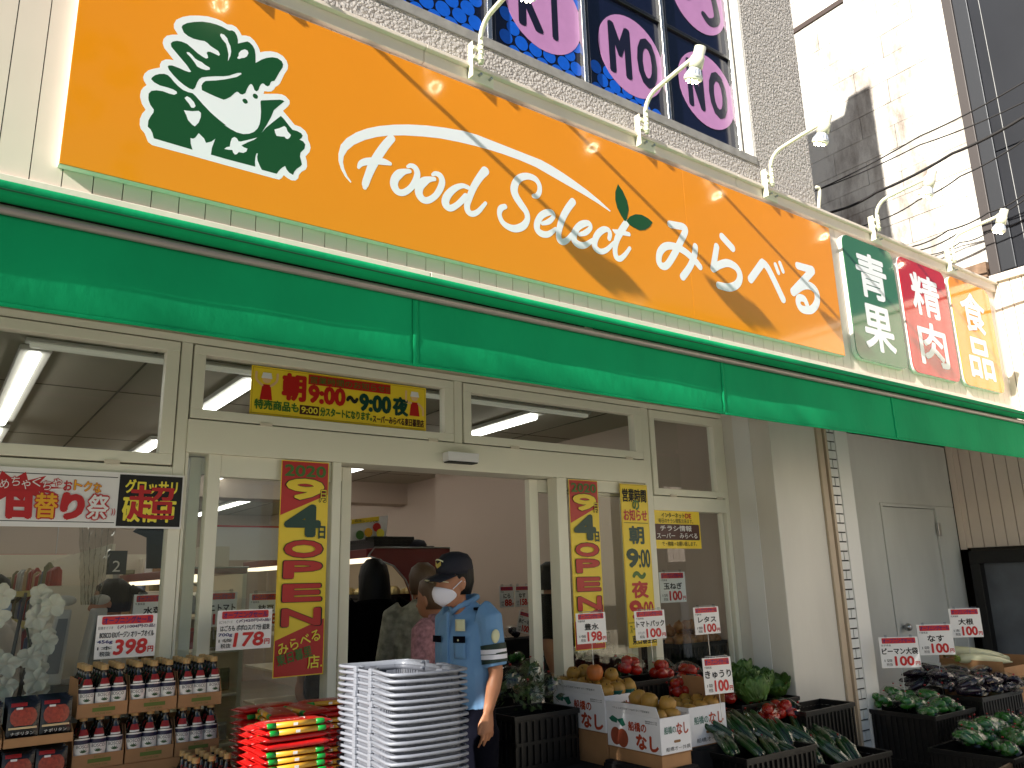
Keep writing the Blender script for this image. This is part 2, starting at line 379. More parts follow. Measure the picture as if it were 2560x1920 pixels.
MB().ribbon([(4.60, 5.98, .07), (4.62, 5.8, .075), (4.53, 5.73, .075), (4.46, 5.77, .06)], -.2975).build('lettering', navy, p)
MB().ribbon([(4.24, 6.05, .11), (4.27, 5.87, .1)], -.2975).build('lettering', navy, p)

EMB_WHITE=[(0.639,3.857),(0.621,3.881),(0.619,3.902),(0.627,3.927),(0.652,3.953),(0.682,3.973),(0.718,3.989),(0.756,4.002),(0.791,4.006),(0.819,4.005),(0.842,3.998),(0.864,4.005),(0.883,4.001),(0.898,3.987),(0.91,3.969),(0.928,3.976),(0.948,3.978),(0.968,3.966),(0.984,3.947),(0.993,3.932),(0.998,3.916),(1.02,3.93),(1.047,3.942),(1.077,3.947),(1.105,3.94),(1.124,3.922),(1.132,3.9),(1.131,3.879),(1.117,3.848),(1.106,3.815),(1.097,3.788),(1.087,3.773),(1.078,3.765),(1.071,3.747),(1.059,3.733),(1.044,3.726),(1.027,3.723),(1.024,3.707),(1.087,3.731),(1.109,3.736),(1.127,3.733),(1.14,3.723),(1.147,3.717),(1.148,3.7),(1.14,3.683),(1.118,3.653),(1.145,3.629),(1.176,3.6),(1.205,3.599),(1.229,3.586),(1.241,3.568),(1.244,3.544),(1.254,3.525),(1.258,3.507),(1.253,3.483),(1.235,3.454),(1.242,3.433),(1.244,3.406),(1.239,3.389),(1.219,3.371),(1.207,3.351),(1.204,3.333),(1.192,3.318),(1.173,3.314),(1.155,3.319),(1.136,3.329),(1.126,3.31),(1.116,3.301),(1.104,3.3),(0.87,3.3),(0.741,3.301),(0.576,3.3),(0.56,3.309),(0.551,3.328),(0.543,3.345),(0.528,3.359),(0.522,3.377),(0.521,3.404),(0.528,3.431),(0.539,3.452),(0.523,3.474),(0.514,3.501),(0.513,3.514),(0.515,3.535),(0.523,3.553),(0.534,3.567),(0.522,3.583),(0.518,3.599),(0.522,3.618),(0.535,3.638),(0.555,3.654),(0.579,3.669),(0.578,3.684),(0.583,3.702),(0.599,3.717),(0.614,3.723),(0.631,3.726),(0.605,3.753),(0.589,3.769),(0.581,3.79),(0.583,3.812),(0.595,3.833),(0.616,3.847)]
EMB_GREEN=[[(0.651,3.9),(0.655,3.912),(0.672,3.93),(0.702,3.949),(0.735,3.965),(0.769,3.974),(0.797,3.977),(0.821,3.976),(0.84,3.972),(0.854,3.97),(0.865,3.976),(0.878,3.973),(0.888,3.958),(0.894,3.938),(0.895,3.919),(0.916,3.934),(0.937,3.948),(0.949,3.946),(0.962,3.936),(0.972,3.92),(0.977,3.896),(0.98,3.852),(1.007,3.881),(1.029,3.899),(1.056,3.913),(1.081,3.918),(1.1,3.91),(1.108,3.896),(1.106,3.878),(1.092,3.847),(1.078,3.81),(1.071,3.793),(1.059,3.787),(1.053,3.777),(1.05,3.762),(1.041,3.753),(1.031,3.754),(1.023,3.76),(1.016,3.759),(1.009,3.751),(1.004,3.737),(1.0,3.719),(0.992,3.708),(0.982,3.711),(0.977,3.724),(0.97,3.735),(0.964,3.737),(0.956,3.726),(0.948,3.705),(0.942,3.681),(0.93,3.669),(0.919,3.668),(0.911,3.674),(0.904,3.674),(0.895,3.664),(0.878,3.638),(0.858,3.619),(0.849,3.613),(0.815,3.616),(0.78,3.621),(0.755,3.626),(0.752,3.647),(0.757,3.662),(0.767,3.676),(0.81,3.695),(0.85,3.716),(0.877,3.733),(0.9,3.748),(0.92,3.77),(0.917,3.776),(0.901,3.769),(0.885,3.757),(0.867,3.742),(0.842,3.729),(0.808,3.716),(0.775,3.701),(0.751,3.688),(0.74,3.675),(0.733,3.656),(0.726,3.627),(0.718,3.615),(0.702,3.615),(0.68,3.623),(0.657,3.636),(0.634,3.654),(0.615,3.673),(0.609,3.686),(0.613,3.693),(0.626,3.698),(0.652,3.697),(0.679,3.693),(0.697,3.693),(0.705,3.698),(0.686,3.722),(0.66,3.746),(0.634,3.77),(0.617,3.786),(0.613,3.801),(0.62,3.814),(0.637,3.825),(0.656,3.829),(0.679,3.827),(0.702,3.814),(0.726,3.799),(0.749,3.79),(0.763,3.787),(0.771,3.794),(0.768,3.806),(0.763,3.816),(0.767,3.824),(0.778,3.828),(0.802,3.825),(0.816,3.823),(0.82,3.832),(0.812,3.846),(0.791,3.853),(0.776,3.858),(0.764,3.867),(0.75,3.872),(0.73,3.867),(0.703,3.864),(0.68,3.868),(0.662,3.877)],
[(0.549,3.601),(0.552,3.611),(0.563,3.626),(0.579,3.638),(0.598,3.646),(0.613,3.645),(0.626,3.636),(0.641,3.621),(0.657,3.609),(0.677,3.598),(0.699,3.595),(0.717,3.597),(0.731,3.588),(0.761,3.561),(0.797,3.532),(0.832,3.51),(0.868,3.491),(0.859,3.491),(0.887,3.48),(0.915,3.473),(0.944,3.474),(0.969,3.484),(0.99,3.5),(1.006,3.523),(1.014,3.549),(1.017,3.58),(1.017,3.612),(1.014,3.644),(1.012,3.662),(1.015,3.67),(1.056,3.687),(1.101,3.705),(1.116,3.707),(1.122,3.704),(1.097,3.671),(1.075,3.641),(1.065,3.605),(1.048,3.56),(1.025,3.508),(1.044,3.54),(1.069,3.573),(1.109,3.623),(1.125,3.612),(1.149,3.587),(1.167,3.571),(1.19,3.572),(1.209,3.567),(1.217,3.557),(1.212,3.543),(1.202,3.532),(1.221,3.528),(1.231,3.515),(1.228,3.492),(1.21,3.467),(1.208,3.447),(1.214,3.427),(1.219,3.409),(1.213,3.398),(1.196,3.38),(1.184,3.361),(1.179,3.343),(1.161,3.349),(1.148,3.361),(1.14,3.377),(1.124,3.361),(1.112,3.344),(1.103,3.326),(1.035,3.326),(1.024,3.344),(1.014,3.365),(1.011,3.382),(1.013,3.401),(1.007,3.398),(1.003,3.38),(1.002,3.356),(1.005,3.332),(0.868,3.33),(0.812,3.331),(0.814,3.364),(0.826,3.413),(0.81,3.393),(0.788,3.38),(0.779,3.398),(0.755,3.416),(0.742,3.389),(0.733,3.382),(0.723,3.382),(0.726,3.356),(0.735,3.33),(0.58,3.333),(0.573,3.355),(0.564,3.37),(0.553,3.378),(0.553,3.405),(0.56,3.428),(0.57,3.451),(0.57,3.464),(0.555,3.481),(0.547,3.5),(0.545,3.511),(0.545,3.531),(0.554,3.547),(0.573,3.557),(0.598,3.562),(0.623,3.56),(0.645,3.562),(0.655,3.572),(0.653,3.581),(0.639,3.586),(0.617,3.587),(0.585,3.585),(0.562,3.591)]]
EMB_HOLES=[[(0.816,3.935),(0.819,3.939),(0.832,3.939),(0.847,3.926),(0.852,3.912),(0.863,3.892),(0.868,3.866),(0.866,3.843),(0.857,3.812),(0.857,3.847),(0.851,3.873),(0.843,3.897),(0.826,3.912),(0.815,3.927)],[(0.897,3.847),(0.902,3.858),(0.902,3.872),(0.911,3.889),(0.927,3.902),(0.94,3.901),(0.945,3.889),(0.939,3.87),(0.927,3.857),(0.916,3.852),(0.906,3.843),(0.898,3.842)],[(0.68,3.786),(0.69,3.789),(0.702,3.782),(0.716,3.769),(0.73,3.764),(0.746,3.762),(0.76,3.754),(0.781,3.748),(0.781,3.738),(0.766,3.73),(0.746,3.729),(0.728,3.733),(0.715,3.75),(0.696,3.769),(0.682,3.779)],[(0.687,3.562),(0.696,3.574),(0.71,3.57),(0.726,3.556),(0.734,3.54),(0.728,3.528),(0.717,3.526),(0.707,3.541),(0.693,3.554)],[(0.688,3.503),(0.701,3.505),(0.722,3.51),(0.748,3.521),(0.758,3.515),(0.759,3.495),(0.752,3.466),(0.738,3.442),(0.727,3.446),(0.708,3.462),(0.7,3.482)],[(0.866,3.375),(0.876,3.387),(0.889,3.394),(0.891,3.417),(0.896,3.437),(0.906,3.447),(0.917,3.444),(0.925,3.432),(0.934,3.433),(0.966,3.452),(1.006,3.477),(0.992,3.461),(0.964,3.439),(0.939,3.416),(0.949,3.41),(0.966,3.409),(0.962,3.393),(0.949,3.382),(0.929,3.38),(0.921,3.367),(0.913,3.363),(0.905,3.37),(0.901,3.381),(0.884,3.377)],[(1.083,3.544),(1.105,3.558),(1.128,3.577),(1.137,3.572),(1.144,3.555),(1.161,3.541),(1.156,3.527),(1.147,3.516),(1.138,3.516),(1.131,3.523),(1.112,3.518),(1.094,3.515),(1.087,3.528)]]
EMB_EYES=[[(0.955,3.637),(0.952,3.632),(0.947,3.628),(0.941,3.628),(0.936,3.631),(0.932,3.636),(0.931,3.642),(0.934,3.648),(0.939,3.651),(0.945,3.652),(0.95,3.649),(0.954,3.644)],[(0.999,3.679),(0.997,3.673),(0.992,3.67),(0.986,3.669),(0.98,3.672),(0.976,3.678),(0.976,3.684),(0.978,3.69),(0.983,3.693),(0.989,3.694),(0.995,3.691),(0.999,3.686)]]
SWOOSH=[(1.464,3.386),(1.435,3.41),(1.412,3.445),(1.399,3.484),(1.398,3.521),(1.408,3.571),(1.437,3.616),(1.486,3.664),(1.543,3.705),(1.61,3.742),(1.691,3.777),(1.774,3.807),(1.881,3.838),(1.992,3.863),(2.106,3.883),(2.2,3.89),(2.646,3.875),(2.725,3.861),(2.814,3.839),(2.905,3.811),(2.997,3.78),(3.091,3.74),(3.179,3.695),(3.173,3.688),(3.076,3.717),(2.963,3.744),(2.841,3.769),(2.722,3.793),(2.606,3.817),(2.487,3.826),(2.371,3.827),(2.3,3.825),(2.199,3.819),(2.082,3.807),(1.969,3.791),(1.859,3.766),(1.753,3.737),(1.663,3.706),(1.599,3.677),(1.533,3.638),(1.476,3.593),(1.443,3.553),(1.425,3.515),(1.422,3.483),(1.428,3.454),(1.446,3.417),(1.468,3.392)]
LEAVES=[[(3.255,3.897),(3.292,3.861),(3.325,3.804),(3.335,3.747),(3.315,3.683),(3.307,3.662),(3.293,3.656),(3.265,3.685),(3.235,3.731),(3.223,3.782),(3.228,3.837)],[(3.309,3.662),(3.341,3.7),(3.391,3.728),(3.448,3.739),(3.504,3.729),(3.541,3.711),(3.513,3.673),(3.467,3.64),(3.417,3.625),(3.369,3.632),(3.329,3.643)]]
LETTERS={'F':[[(1.68,3.696,0.042),(1.648,3.649,0.045),(1.609,3.58,0.047),(1.578,3.515,0.046),(1.556,3.453,0.04),(1.541,3.403,0.037),(1.538,3.382,0.023)],[(1.503,3.479,0.016),(1.516,3.504,0.03),(1.547,3.525,0.038),(1.593,3.542,0.036),(1.641,3.552,0.035),(1.673,3.552,0.021)]],'o':[[(1.773,3.565,0.017),(1.792,3.577,0.027),(1.817,3.572,0.034),(1.829,3.543,0.036),(1.818,3.499,0.036),(1.789,3.45,0.033),(1.748,3.414,0.035),(1.715,3.413,0.041),(1.697,3.44,0.045),(1.702,3.477,0.045),(1.726,3.512,0.045),(1.755,3.533,0.031),(1.784,3.544,0.023)]],'o2':[[(1.919,3.564,0.017),(1.938,3.576,0.028),(1.965,3.572,0.035),(1.977,3.542,0.037),(1.964,3.497,0.037),(1.934,3.447,0.034),(1.891,3.411,0.036),(1.857,3.41,0.042),(1.838,3.437,0.046),(1.844,3.475,0.046),(1.869,3.511,0.047),(1.899,3.532,0.032),(1.93,3.543,0.024)]],'d':[[(2.138,3.554,0.027),(2.102,3.554,0.029),(2.056,3.526,0.036),(2.016,3.482,0.042),(1.996,3.439,0.046),(2.002,3.412,0.048),(2.028,3.404,0.037),(2.073,3.439,0.033),(2.124,3.499,0.036)],[(2.251,3.686,0.052),(2.214,3.636,0.044),(2.175,3.569,0.041),(2.147,3.501,0.038),(2.13,3.45,0.038),(2.136,3.415,0.038),(2.163,3.407,0.034),(2.201,3.432,0.029),(2.249,3.493,0.021)]],'S':[[(2.581,3.627,0.027),(2.607,3.637,0.033),(2.626,3.672,0.033),(2.624,3.712,0.034),(2.597,3.739,0.039),(2.546,3.741,0.041),(2.494,3.718,0.044),(2.459,3.679,0.046),(2.444,3.63,0.051),(2.456,3.59,0.051),(2.493,3.547,0.048),(2.526,3.511,0.04),(2.53,3.469,0.037),(2.5,3.423,0.045),(2.444,3.392,0.044),(2.39,3.393,0.039),(2.354,3.414,0.033),(2.339,3.453,0.031),(2.35,3.489,0.036),(2.378,3.508,0.031)]],'e':[[(2.637,3.472,0.022),(2.684,3.496,0.033),(2.721,3.536,0.028),(2.711,3.56,0.034),(2.669,3.547,0.042),(2.627,3.514,0.041),(2.6,3.463,0.043),(2.601,3.424,0.043),(2.634,3.408,0.043),(2.681,3.419,0.036),(2.735,3.465,0.022)]],'l':[[(2.875,3.673,0.047),(2.833,3.618,0.046),(2.793,3.552,0.045),(2.766,3.485,0.042),(2.754,3.432,0.039),(2.761,3.4,0.042),(2.788,3.396,0.039),(2.822,3.419,0.034),(2.854,3.462,0.023)]],'e2':[[(2.913,3.472,0.023),(2.964,3.498,0.035),(3.004,3.538,0.03),(2.993,3.564,0.035),(2.948,3.55,0.044),(2.903,3.515,0.043),(2.872,3.462,0.046),(2.873,3.423,0.046),(2.909,3.406,0.046),(2.959,3.418,0.038),(3.018,3.465,0.024)]],'c':[[(3.152,3.504,0.03),(3.161,3.537,0.033),(3.149,3.561,0.033),(3.11,3.553,0.042),(3.062,3.513,0.045),(3.033,3.46,0.044),(3.034,3.419,0.044),(3.074,3.403,0.038),(3.126,3.426,0.033),(3.189,3.487,0.024)]],'t':[[(3.309,3.649,0.047),(3.264,3.589,0.05),(3.226,3.532,0.046),(3.202,3.474,0.04),(3.195,3.426,0.039),(3.205,3.395,0.042),(3.235,3.393,0.037),(3.278,3.429,0.031),(3.322,3.482,0.025)],[(3.189,3.571,0.012),(3.215,3.564,0.034),(3.269,3.572,0.034),(3.323,3.575,0.028)]],'mi':[[(3.706,3.74,0.052),(3.778,3.748,0.053),(3.837,3.752,0.053),(3.848,3.726,0.053),(3.795,3.641,0.053),(3.727,3.54,0.053),(3.651,3.446,0.05),(3.603,3.425,0.05),(3.574,3.449,0.05),(3.589,3.515,0.052),(3.646,3.57,0.053),(3.732,3.59,0.052),(3.826,3.577,0.053),(3.919,3.533,0.053),(3.965,3.5,0.049)],[(3.937,3.638,0.049),(3.918,3.569,0.052),(3.864,3.478,0.051),(3.786,3.391,0.053)]],'ra':[[(4.226,3.778,0.059),(4.325,3.718,0.06)],[(4.157,3.69,0.052),(4.098,3.516,0.055)],[(4.098,3.515,0.055),(4.176,3.561,0.056),(4.264,3.592,0.059),(4.348,3.576,0.059),(4.378,3.523,0.059),(4.341,3.456,0.059),(4.25,3.411,0.06),(4.139,3.404,0.053)]],'be':[[(4.493,3.521,0.061),(4.647,3.677,0.063)],[(4.654,3.682,0.063),(4.717,3.641,0.063),(4.848,3.442,0.064)],[(4.803,3.699,0.038),(4.829,3.642,0.038)],[(4.861,3.724,0.038),(4.887,3.666,0.038)]],'ru':[[(5.081,3.752,0.06),(5.267,3.758,0.065)],[(5.266,3.751,0.065),(4.983,3.523,0.066)],[(4.983,3.521,0.063),(5.109,3.596,0.065),(5.214,3.617,0.066),(5.285,3.583,0.067),(5.275,3.499,0.066),(5.189,3.423,0.063),(5.073,3.406,0.062),(5.031,3.445,0.059),(5.051,3.489,0.059),(5.114,3.493,0.056),(5.144,3.451,0.049)]]}

# ------------------------------------------------------------------ orange fascia sign
orange = M('orange_acrylic', (241, 148, 18), .12, var=.02, vsc=1, coat=.3); signw = M('sign_white_film', (238, 240, 244), .3); green = M('sign_green_film', (24, 78, 38), .3)
edge = M('sign_edge_white', (240, 238, 232), .4)
sg = thing('fascia_sign', 'long orange shop sign with white script lettering and green lady emblem', 'sign', (0, 0, 0))
box('back_tray', (.251, 5.572, -.445, -.4105, 3.117, 4.183), edge, sg, .002)
box('face_panel', (.2535, 3.868, -.451, -.4452, 3.1195, 4.181), orange, sg, .001); box('face_panel', (3.8695, 5.5705, -.451, -.4452, 3.1195, 4.181), orange, sg, .001)
em = MB().prism(EMB_WHITE, -.4513, -.45105).build('emblem_outline', signw, sg)
for g in EMB_GREEN: MB().prism(g, -.4516, -.4513).build('emblem_green_shape', green, em)
for h in EMB_HOLES: MB().prism(h, -.4519, -.4516).build('emblem_white_shape', signw, em)
for h in EMB_EYES: MB().prism(h, -.4516, -.4513).build('emblem_eye', green, em)
MB().prism(SWOOSH, -.4513, -.45105).build('swoosh', signw, sg)
for n_, h in enumerate(LEAVES): MB().prism(h, -.4523-.0003*n_, -.4519).build('leaf_mark', green, sg)
yo = 0
for ch, strokes in LETTERS.items():
    mb = MB()
    for st in strokes: mb.ribbon(st, -.4514-yo*.00002, .0003); yo = (yo+7) % 15
    mb.build('letter', signw, sg)
# ------------------------------------------------------------------ three category panels
def rrect(x0, x1, z0, z1, r, n=6):
    P = []
    for cx, cz, a in ((x1-r, z1-r, 0), (x0+r, z1-r, 90), (x0+r, z0+r, 180), (x1-r, z0+r, 270)):
        P += [(cx+r*math.cos(R(a+90*i/n)), cz+r*math.sin(R(a+90*i/n))) for i in range(n+1)]
    return P
pgreen = M('green_acrylic', (58, 112, 76), .1, coat=.3); pred = M('red_acrylic', (190, 24, 26), .1, coat=.3)
kf = .8792/.9597
for (a, b, mat, chs, cn) in ((6.262, 7.098, pgreen, '青果', 'green'), (7.182, 8.075, pred, '精肉', 'red'), (8.15, 9.03, orange, '食品', 'orange')):
    a *= kf; b *= kf; z0, z1 = 3.13, 4.185
    t = thing('category_panel', '%s rounded shop panel reading two white characters beside the long sign' % cn, 'sign', (a, -.445, z0), group='rounded category panels on the fascia')
    W_ = b-a; H_ = z1-z0
    MB().prism(rrect(0, W_, 0, H_, .085), 0, .034).build('tray', edge, t)
    MB().prism(rrect(.003, W_-.003, .003, H_-.003, .083), -.006, -.0005).build('face', mat, t)
    for i, c in enumerate(chs): T(c, W_*.2, H_*(.52 if i == 0 else .09), W_*.6, H_*.38, -.0075, signw, t, .028)
# ------------------------------------------------------------------ gooseneck spotlights
lampw = M('lamp_ivory_paint', (226, 224, 200), .35, var=.04); ledm = M('led_lens', (240, 240, 214), .25, emit=.08); ledp = M('led_point', (255, 246, 214), .3, emit=45)
finm = M('lamp_fin_grey', (150, 158, 172), .4)
def make_spot():
    t = thing('gooseneck_spotlight', '', 'lamp', (0, 0, 0), group='gooseneck spotlights along the top of the sign')
    MB().box(-.05, .12, -.012, 0, -.09, .0).box(-.05, -.044, -.05, 0, -.09, .13).box(-.05, -.01, -.012, 0, 0, .13).build('mount_plate', lampw, t, bevel=.002)
    for xx in (.02, .09): MB().tube([(xx, -.012, -.045), (xx, -.035, -.045)], .008).build('bolt', steel, t)
    for zz in (.03, .09): MB().box(-.044, .03, -.055, -.035, zz-.012, zz+.012).build('clamp', lampw, t, bevel=.003)
    for zz in (.012, .048, .075, .108): MB().tube([(0, -.06, zz), (0, -.06, zz+.008)], .0185, 10).build('clamp_ring', lampw, t, True)
    P = [(0, -.06, -.005), (0, -.06, .14)]
    for a in range(0, 86, 12): P.append((0, -.06-.125*(1-math.cos(R(a))), .14+.12*math.sin(R(a))))
    P += [(0, -.34, .277), (0, -.50, .29)]
    MB().tube(P, .0145, 12).build('arm', lampw, t, True)
    c0 = Vector((0, -.545, .305)); ax = Vector((0, .42, -.91)).normalized()
    hd = MB()
    def ringat(d, r, n=18):
        u = Vector((1, 0, 0)); v_ = ax.cross(u); p = c0+ax*d
        return [p+(u*math.cos(2*math.pi*j/n)+v_*math.sin(2*math.pi*j/n))*r for j in range(n)]
    hd.rings([ringat(-.03, .031), ringat(-.028, .035), ringat(.035, .036), ringat(.037, .042), ringat(.1, .043), ringat(.102, .036)]).build('lamp_housing', lampw, t, True)
    MB().tube([(0, -.49, .29), (0, -.53, .30)], .02, 10).build('swivel', lampw, t, True)
    MB().rings([ringat(.1025, .036), ringat(.118, .04), ringat(.15, .056), ringat(.165, .0585)]).build('bulb_body', M('bulb_white', (228, 230, 232), .35), t, True)
    fm = MB()
    for j in range(14):
        a = 2*math.pi*j/14; u = Vector((1, 0, 0)); v_ = ax.cross(u); o_ = u*math.cos(a)+v_*math.sin(a); s_ = (u*-math.sin(a)+v_*math.cos(a))*.004
        p0 = c0+ax*.112+o_*.04; p1 = c0+ax*.146+o_*.0565
        fm.add([p0-s_, p0+s_, p1+s_, p1-s_, p0-s_-o_*.008, p0+s_-o_*.008, p1+s_-o_*.008, p1-s_-o_*.008], [(0,1,2,3),(0,4,5,1),(1,5,6,2),(2,6,7,3),(3,7,4,0)])
    fm.build('cooling_slot', finm, t)
    MB().rings([ringat(.1655, .0575), ringat(.174, .0545), ringat(.18, .04), ringat(.183, .004)]).build('lens', ledm, t, True)
    lp = MB()
    for j in range(8):
        a = 2*math.pi*j/8; u = Vector((1, 0, 0)); v_ = ax.cross(u); p = c0+ax*.1825+(u*math.cos(a)+v_*math.sin(a))*.034
        lp.ball(p, .005, 6, 4)
    lp.build('led', ledp, t)
    return t
sp = make_spot()
lbl = ['beyond the left edge of the dotted window, over the emblem', 'in front of the KI window circle', 'in front of the NO window circle', 'at the right end of the grey roughcast wall', 'above the green panel, against the white far wall', 'above the orange panel, farthest to the right']
for i, xx in enumerate((.92, 2.2, 3.497, 4.803, 6.246, 7.545)):
    o = sp if i == 0 else copy_tree(sp)
    o.location = (xx, -.443, 4.31); o['label'] = 'cream gooseneck spotlight %s' % lbl[i]; o.rotation_euler = (0, 0, (0, .02, -.02, .01, .03, -.02)[i])
# ------------------------------------------------------------------ green awning
agreen = M('awning_green_canvas', (16, 162, 102), .8, var=.14, vsc=3, bump=.3, bs=26, spec=.12, stretch=(1, 1, .5), detail=8)
aw = thing('awning', 'green canvas awning with straight valance below the orange sign', 'awning', (0, 0, 0))
YV = -1.2; X0, X1 = -7.5, 8.42
def hoodring(x):
    P = [(-.432, 2.95), (YV+.03, 2.643)]
    for a in range(100, -60, -16): P.append((YV+.002-.076*math.cos(R(a)), 2.606+.033*math.sin(R(a))))
    P += [(YV-.012, 2.582), (YV+.03, 2.6)]
    return [(x, y+.0006*math.sin(x*3.1), z+.001*math.sin(x*1.7+y*5)) for y, z in P]
MB().rings([hoodring(X0+(X1-X0)*i/90) for i in range(91)], False, False).build('canopy', agreen, aw, True, thick=.003)
MB().rings([[(X0+(X1-X0)*i/90, YV-.0735+d, 2.594+.001*math.sin((X0+(X1-X0)*i/90)*1.7)+e) for d, e in ((0, .003), (-.0035, 0), (0, -.003))] for i in range(91)], False, False).build('stitching', M('dark_green_thread', (8, 90, 56), .8), aw)
barm = M('grey_aluminium_bar', (152, 144, 138), .4, .35, var=.05)
MB().tube([(X0, YV-.006, 2.562), (X1, YV-.006, 2.562)], .0145, 14).build('front_bar', barm, aw, True)
joints = [X0, -5.6, -3.85, -2.1, -.35, 1.405, 3.16, 4.75, 6.6, X1]
def vpt(x, z):
    s = (2.556-z)/.27
    y = YV+.004+.005*s*s*math.sin(x*2.3+.6)+.0022*s*s*math.sin(x*5.3+z*9)+.0012*s*math.sin(x*13+z*21)
    if x < 1.3: y += .028*max(0, s-.5)**1.2*min(1, max(0, 1.3-x)/1.1)
    for j in joints:
        d = abs(x-j); y += .003*math.exp(-(d/.05)**2)*math.sin(z*75)*s
    return y
for i in range(len(joints)-1):
    a, b = joints[i], joints[i+1]
    MB().grid(70, 16, lambda u, v: (a+.0005+(b-a-.001)*u, vpt(a+(b-a)*u, 2.285+.272*v), 2.285+.272*v+.003*math.sin((a+(b-a)*u)*1.3))).build('valance_panel', agreen, aw, True, thick=.002)
    MB().grid(70, 2, lambda u, v: (a+(b-a)*u, vpt(a+(b-a)*u, 2.29)-.0035, 2.284+.012*v+.003*math.sin((a+(b-a)*u)*1.3))).build('hem', agreen, aw, True, thick=.003)
for j in joints[1:-1]:
    MB().grid(2, 16, lambda u, v: (j-.011+.022*u, vpt(j, 2.285+.27*v)-.003, 2.286+.268*v)).build('seam_tape', agreen, aw, True, thick=.003)
for xx in (-.9, 2.3, 5.4, 8.2):
    MB().tube([(xx, -.42, 2.75), (xx+.25, -.8, 2.66), (xx, YV+.02, 2.6)], .018, 8).build('folding_arm', alu, aw, True)

# ------------------------------------------------------------------ shopfront frame and glass
sf = thing('shopfront', 'cream aluminium shopfront with transom lights and fixed glass panes', 'shopfront', (0, 0, 0))
def bar(x0, x1, z0, z1, y0=-.02, y1=.06, name='frame_bar', par=None, mat=None): return box(name, (x0, x1, y0, y1, z0, z1), mat or alu, par or sf, .003)
XL = -1.6
bar(XL, 4.58, 2.606, 2.639); bar(.853, .902, 0, 2.605); bar(2.307, 2.360, 2.251, 2.605); bar(3.76, 3.825, 0, 2.605); bar(4.541, 4.579, 0, 2.605)
bar(.903, 3.759, 2.1, 2.25, -.03); bar(XL, .852, 1.965, 2.031); bar(3.826, 4.54, 1.932, 2.025)
def sash(x0, x1, z0, z1, gx0, gx1, gz0, gz1):
    g = .006
    t = MB().box(x0+g, x1-g, -.028, .03, gz1, z1-g).box(x0+g, x1-g, -.028, .03, z0+g, gz0).box(x0+g, gx0, -.028, .03, gz0, gz1).box(gx1, x1-g, -.028, .03, gz0, gz1).build('transom_sash', alu, sf, bevel=.003)
    MB().box(x0-.02, x1+.02, .031, .05, z1-g-.002, z1+.02).box(x0-.02, x1+.02, .031, .05, z0-.02, z0+g+.002).box(x0-.02, x0+g+.002, .031, .05, z0, z1).box(x1-g-.002, x1+.02, .031, .05, z0, z1).build('gasket', darkgap, t)
    box('pane', (gx0-.004, gx1+.004, .004, .01, gz0-.004, gz1+.004), glass, t)
    for xx in (x0+.25*(x1-x0), x0+.9*(x1-x0)): box('catch', (xx-.03, xx+.03, -.034, -.0285, z0-.004, z0+.012), alud, t)
    return t
sash(XL, .852, 2.032, 2.605, XL+.06, .79, 2.086, 2.553); sash(.903, 2.306, 2.2505, 2.605, .961, 2.242, 2.30, 2.555)
sash(2.361, 3.759, 2.2505, 2.605, 2.417, 3.687, 2.305, 2.548); sash(3.826, 4.54, 2.0255, 2.605, 3.875, 4.462, 2.075, 2.543)
for i, (a, b, z1, nm) in enumerate(((XL, .852, 1.964, 'display_pane'), (.903, 1.6, 2.0995, 'side_pane'), (3.087, 3.759, 2.0995, 'side_pane'), (3.826, 4.54, 1.931, 'display_pane'))):
    box(nm, (a, b, .012, .02, .3, z1), glass, sf); bar(a, b, .0, .3, -.02, .06, 'bottom_rail')
bar(.905, .918, .3, 2.0995, -.015); bar(1.005, 1.06, .3, 2.0995, -.018, .045); bar(1.597, 1.642, 0, 2.0995, -.03); bar(1.061, 1.596, 2.0, 2.0995, -.012, .045)
bar(3.011, 3.087, 0, 2.0995, -.03); bar(3.088, 3.758, 2.03, 2.0995, -.012, .045)
bar(4.50, 4.512, .3, 1.931, -.01, .03)
for s_, (a, b), st in (('left', (.95, 1.746), (1.693, 1.746)), ('right', (2.885, 3.7), (2.885, 2.95))):
    t = thing('sliding_door', 'cream framed %s sliding door leaf standing open behind the fixed pane' % s_, 'door', (0, 0, 0))
    box('stile', (st[0], st[1], .075, .12, .02, 2.095), alu, t, .003); o2 = (a, a+.05) if s_ == 'left' else (b-.05, b)
    box('stile', (o2[0], o2[1], .075, .12, .02, 2.095), alu, t, .003)
    lo, hi = (o2[1], st[0]) if s_ == 'left' else (st[1], o2[0])
    box('rail', (lo, hi, .075, .12, 2.02, 2.095), alu, t, .003); box('rail', (lo, hi, .075, .12, .02, .2), alu, t, .003); box('pane', (lo, hi, .094, .1, .2, 2.02), glass, t)
bar(.903, 3.759, 2.1001, 2.2499, .061, .15, 'track_housing'); 
sn = thing('door_sensor', 'small white automatic door sensor on the header above the entrance', 'sensor', (2.32, -.031, 2.14))
MB().prism([(-.098, .0), (.098, 0), (.1, .05), (-.1, .05)], -.065, 0).build('cover', M('sensor_white', (228, 228, 230), .35), sn, bevel=.006); box('lens_strip', (-.09, .09, -.062, -.004, -.006, -.0005), inkk, sn)
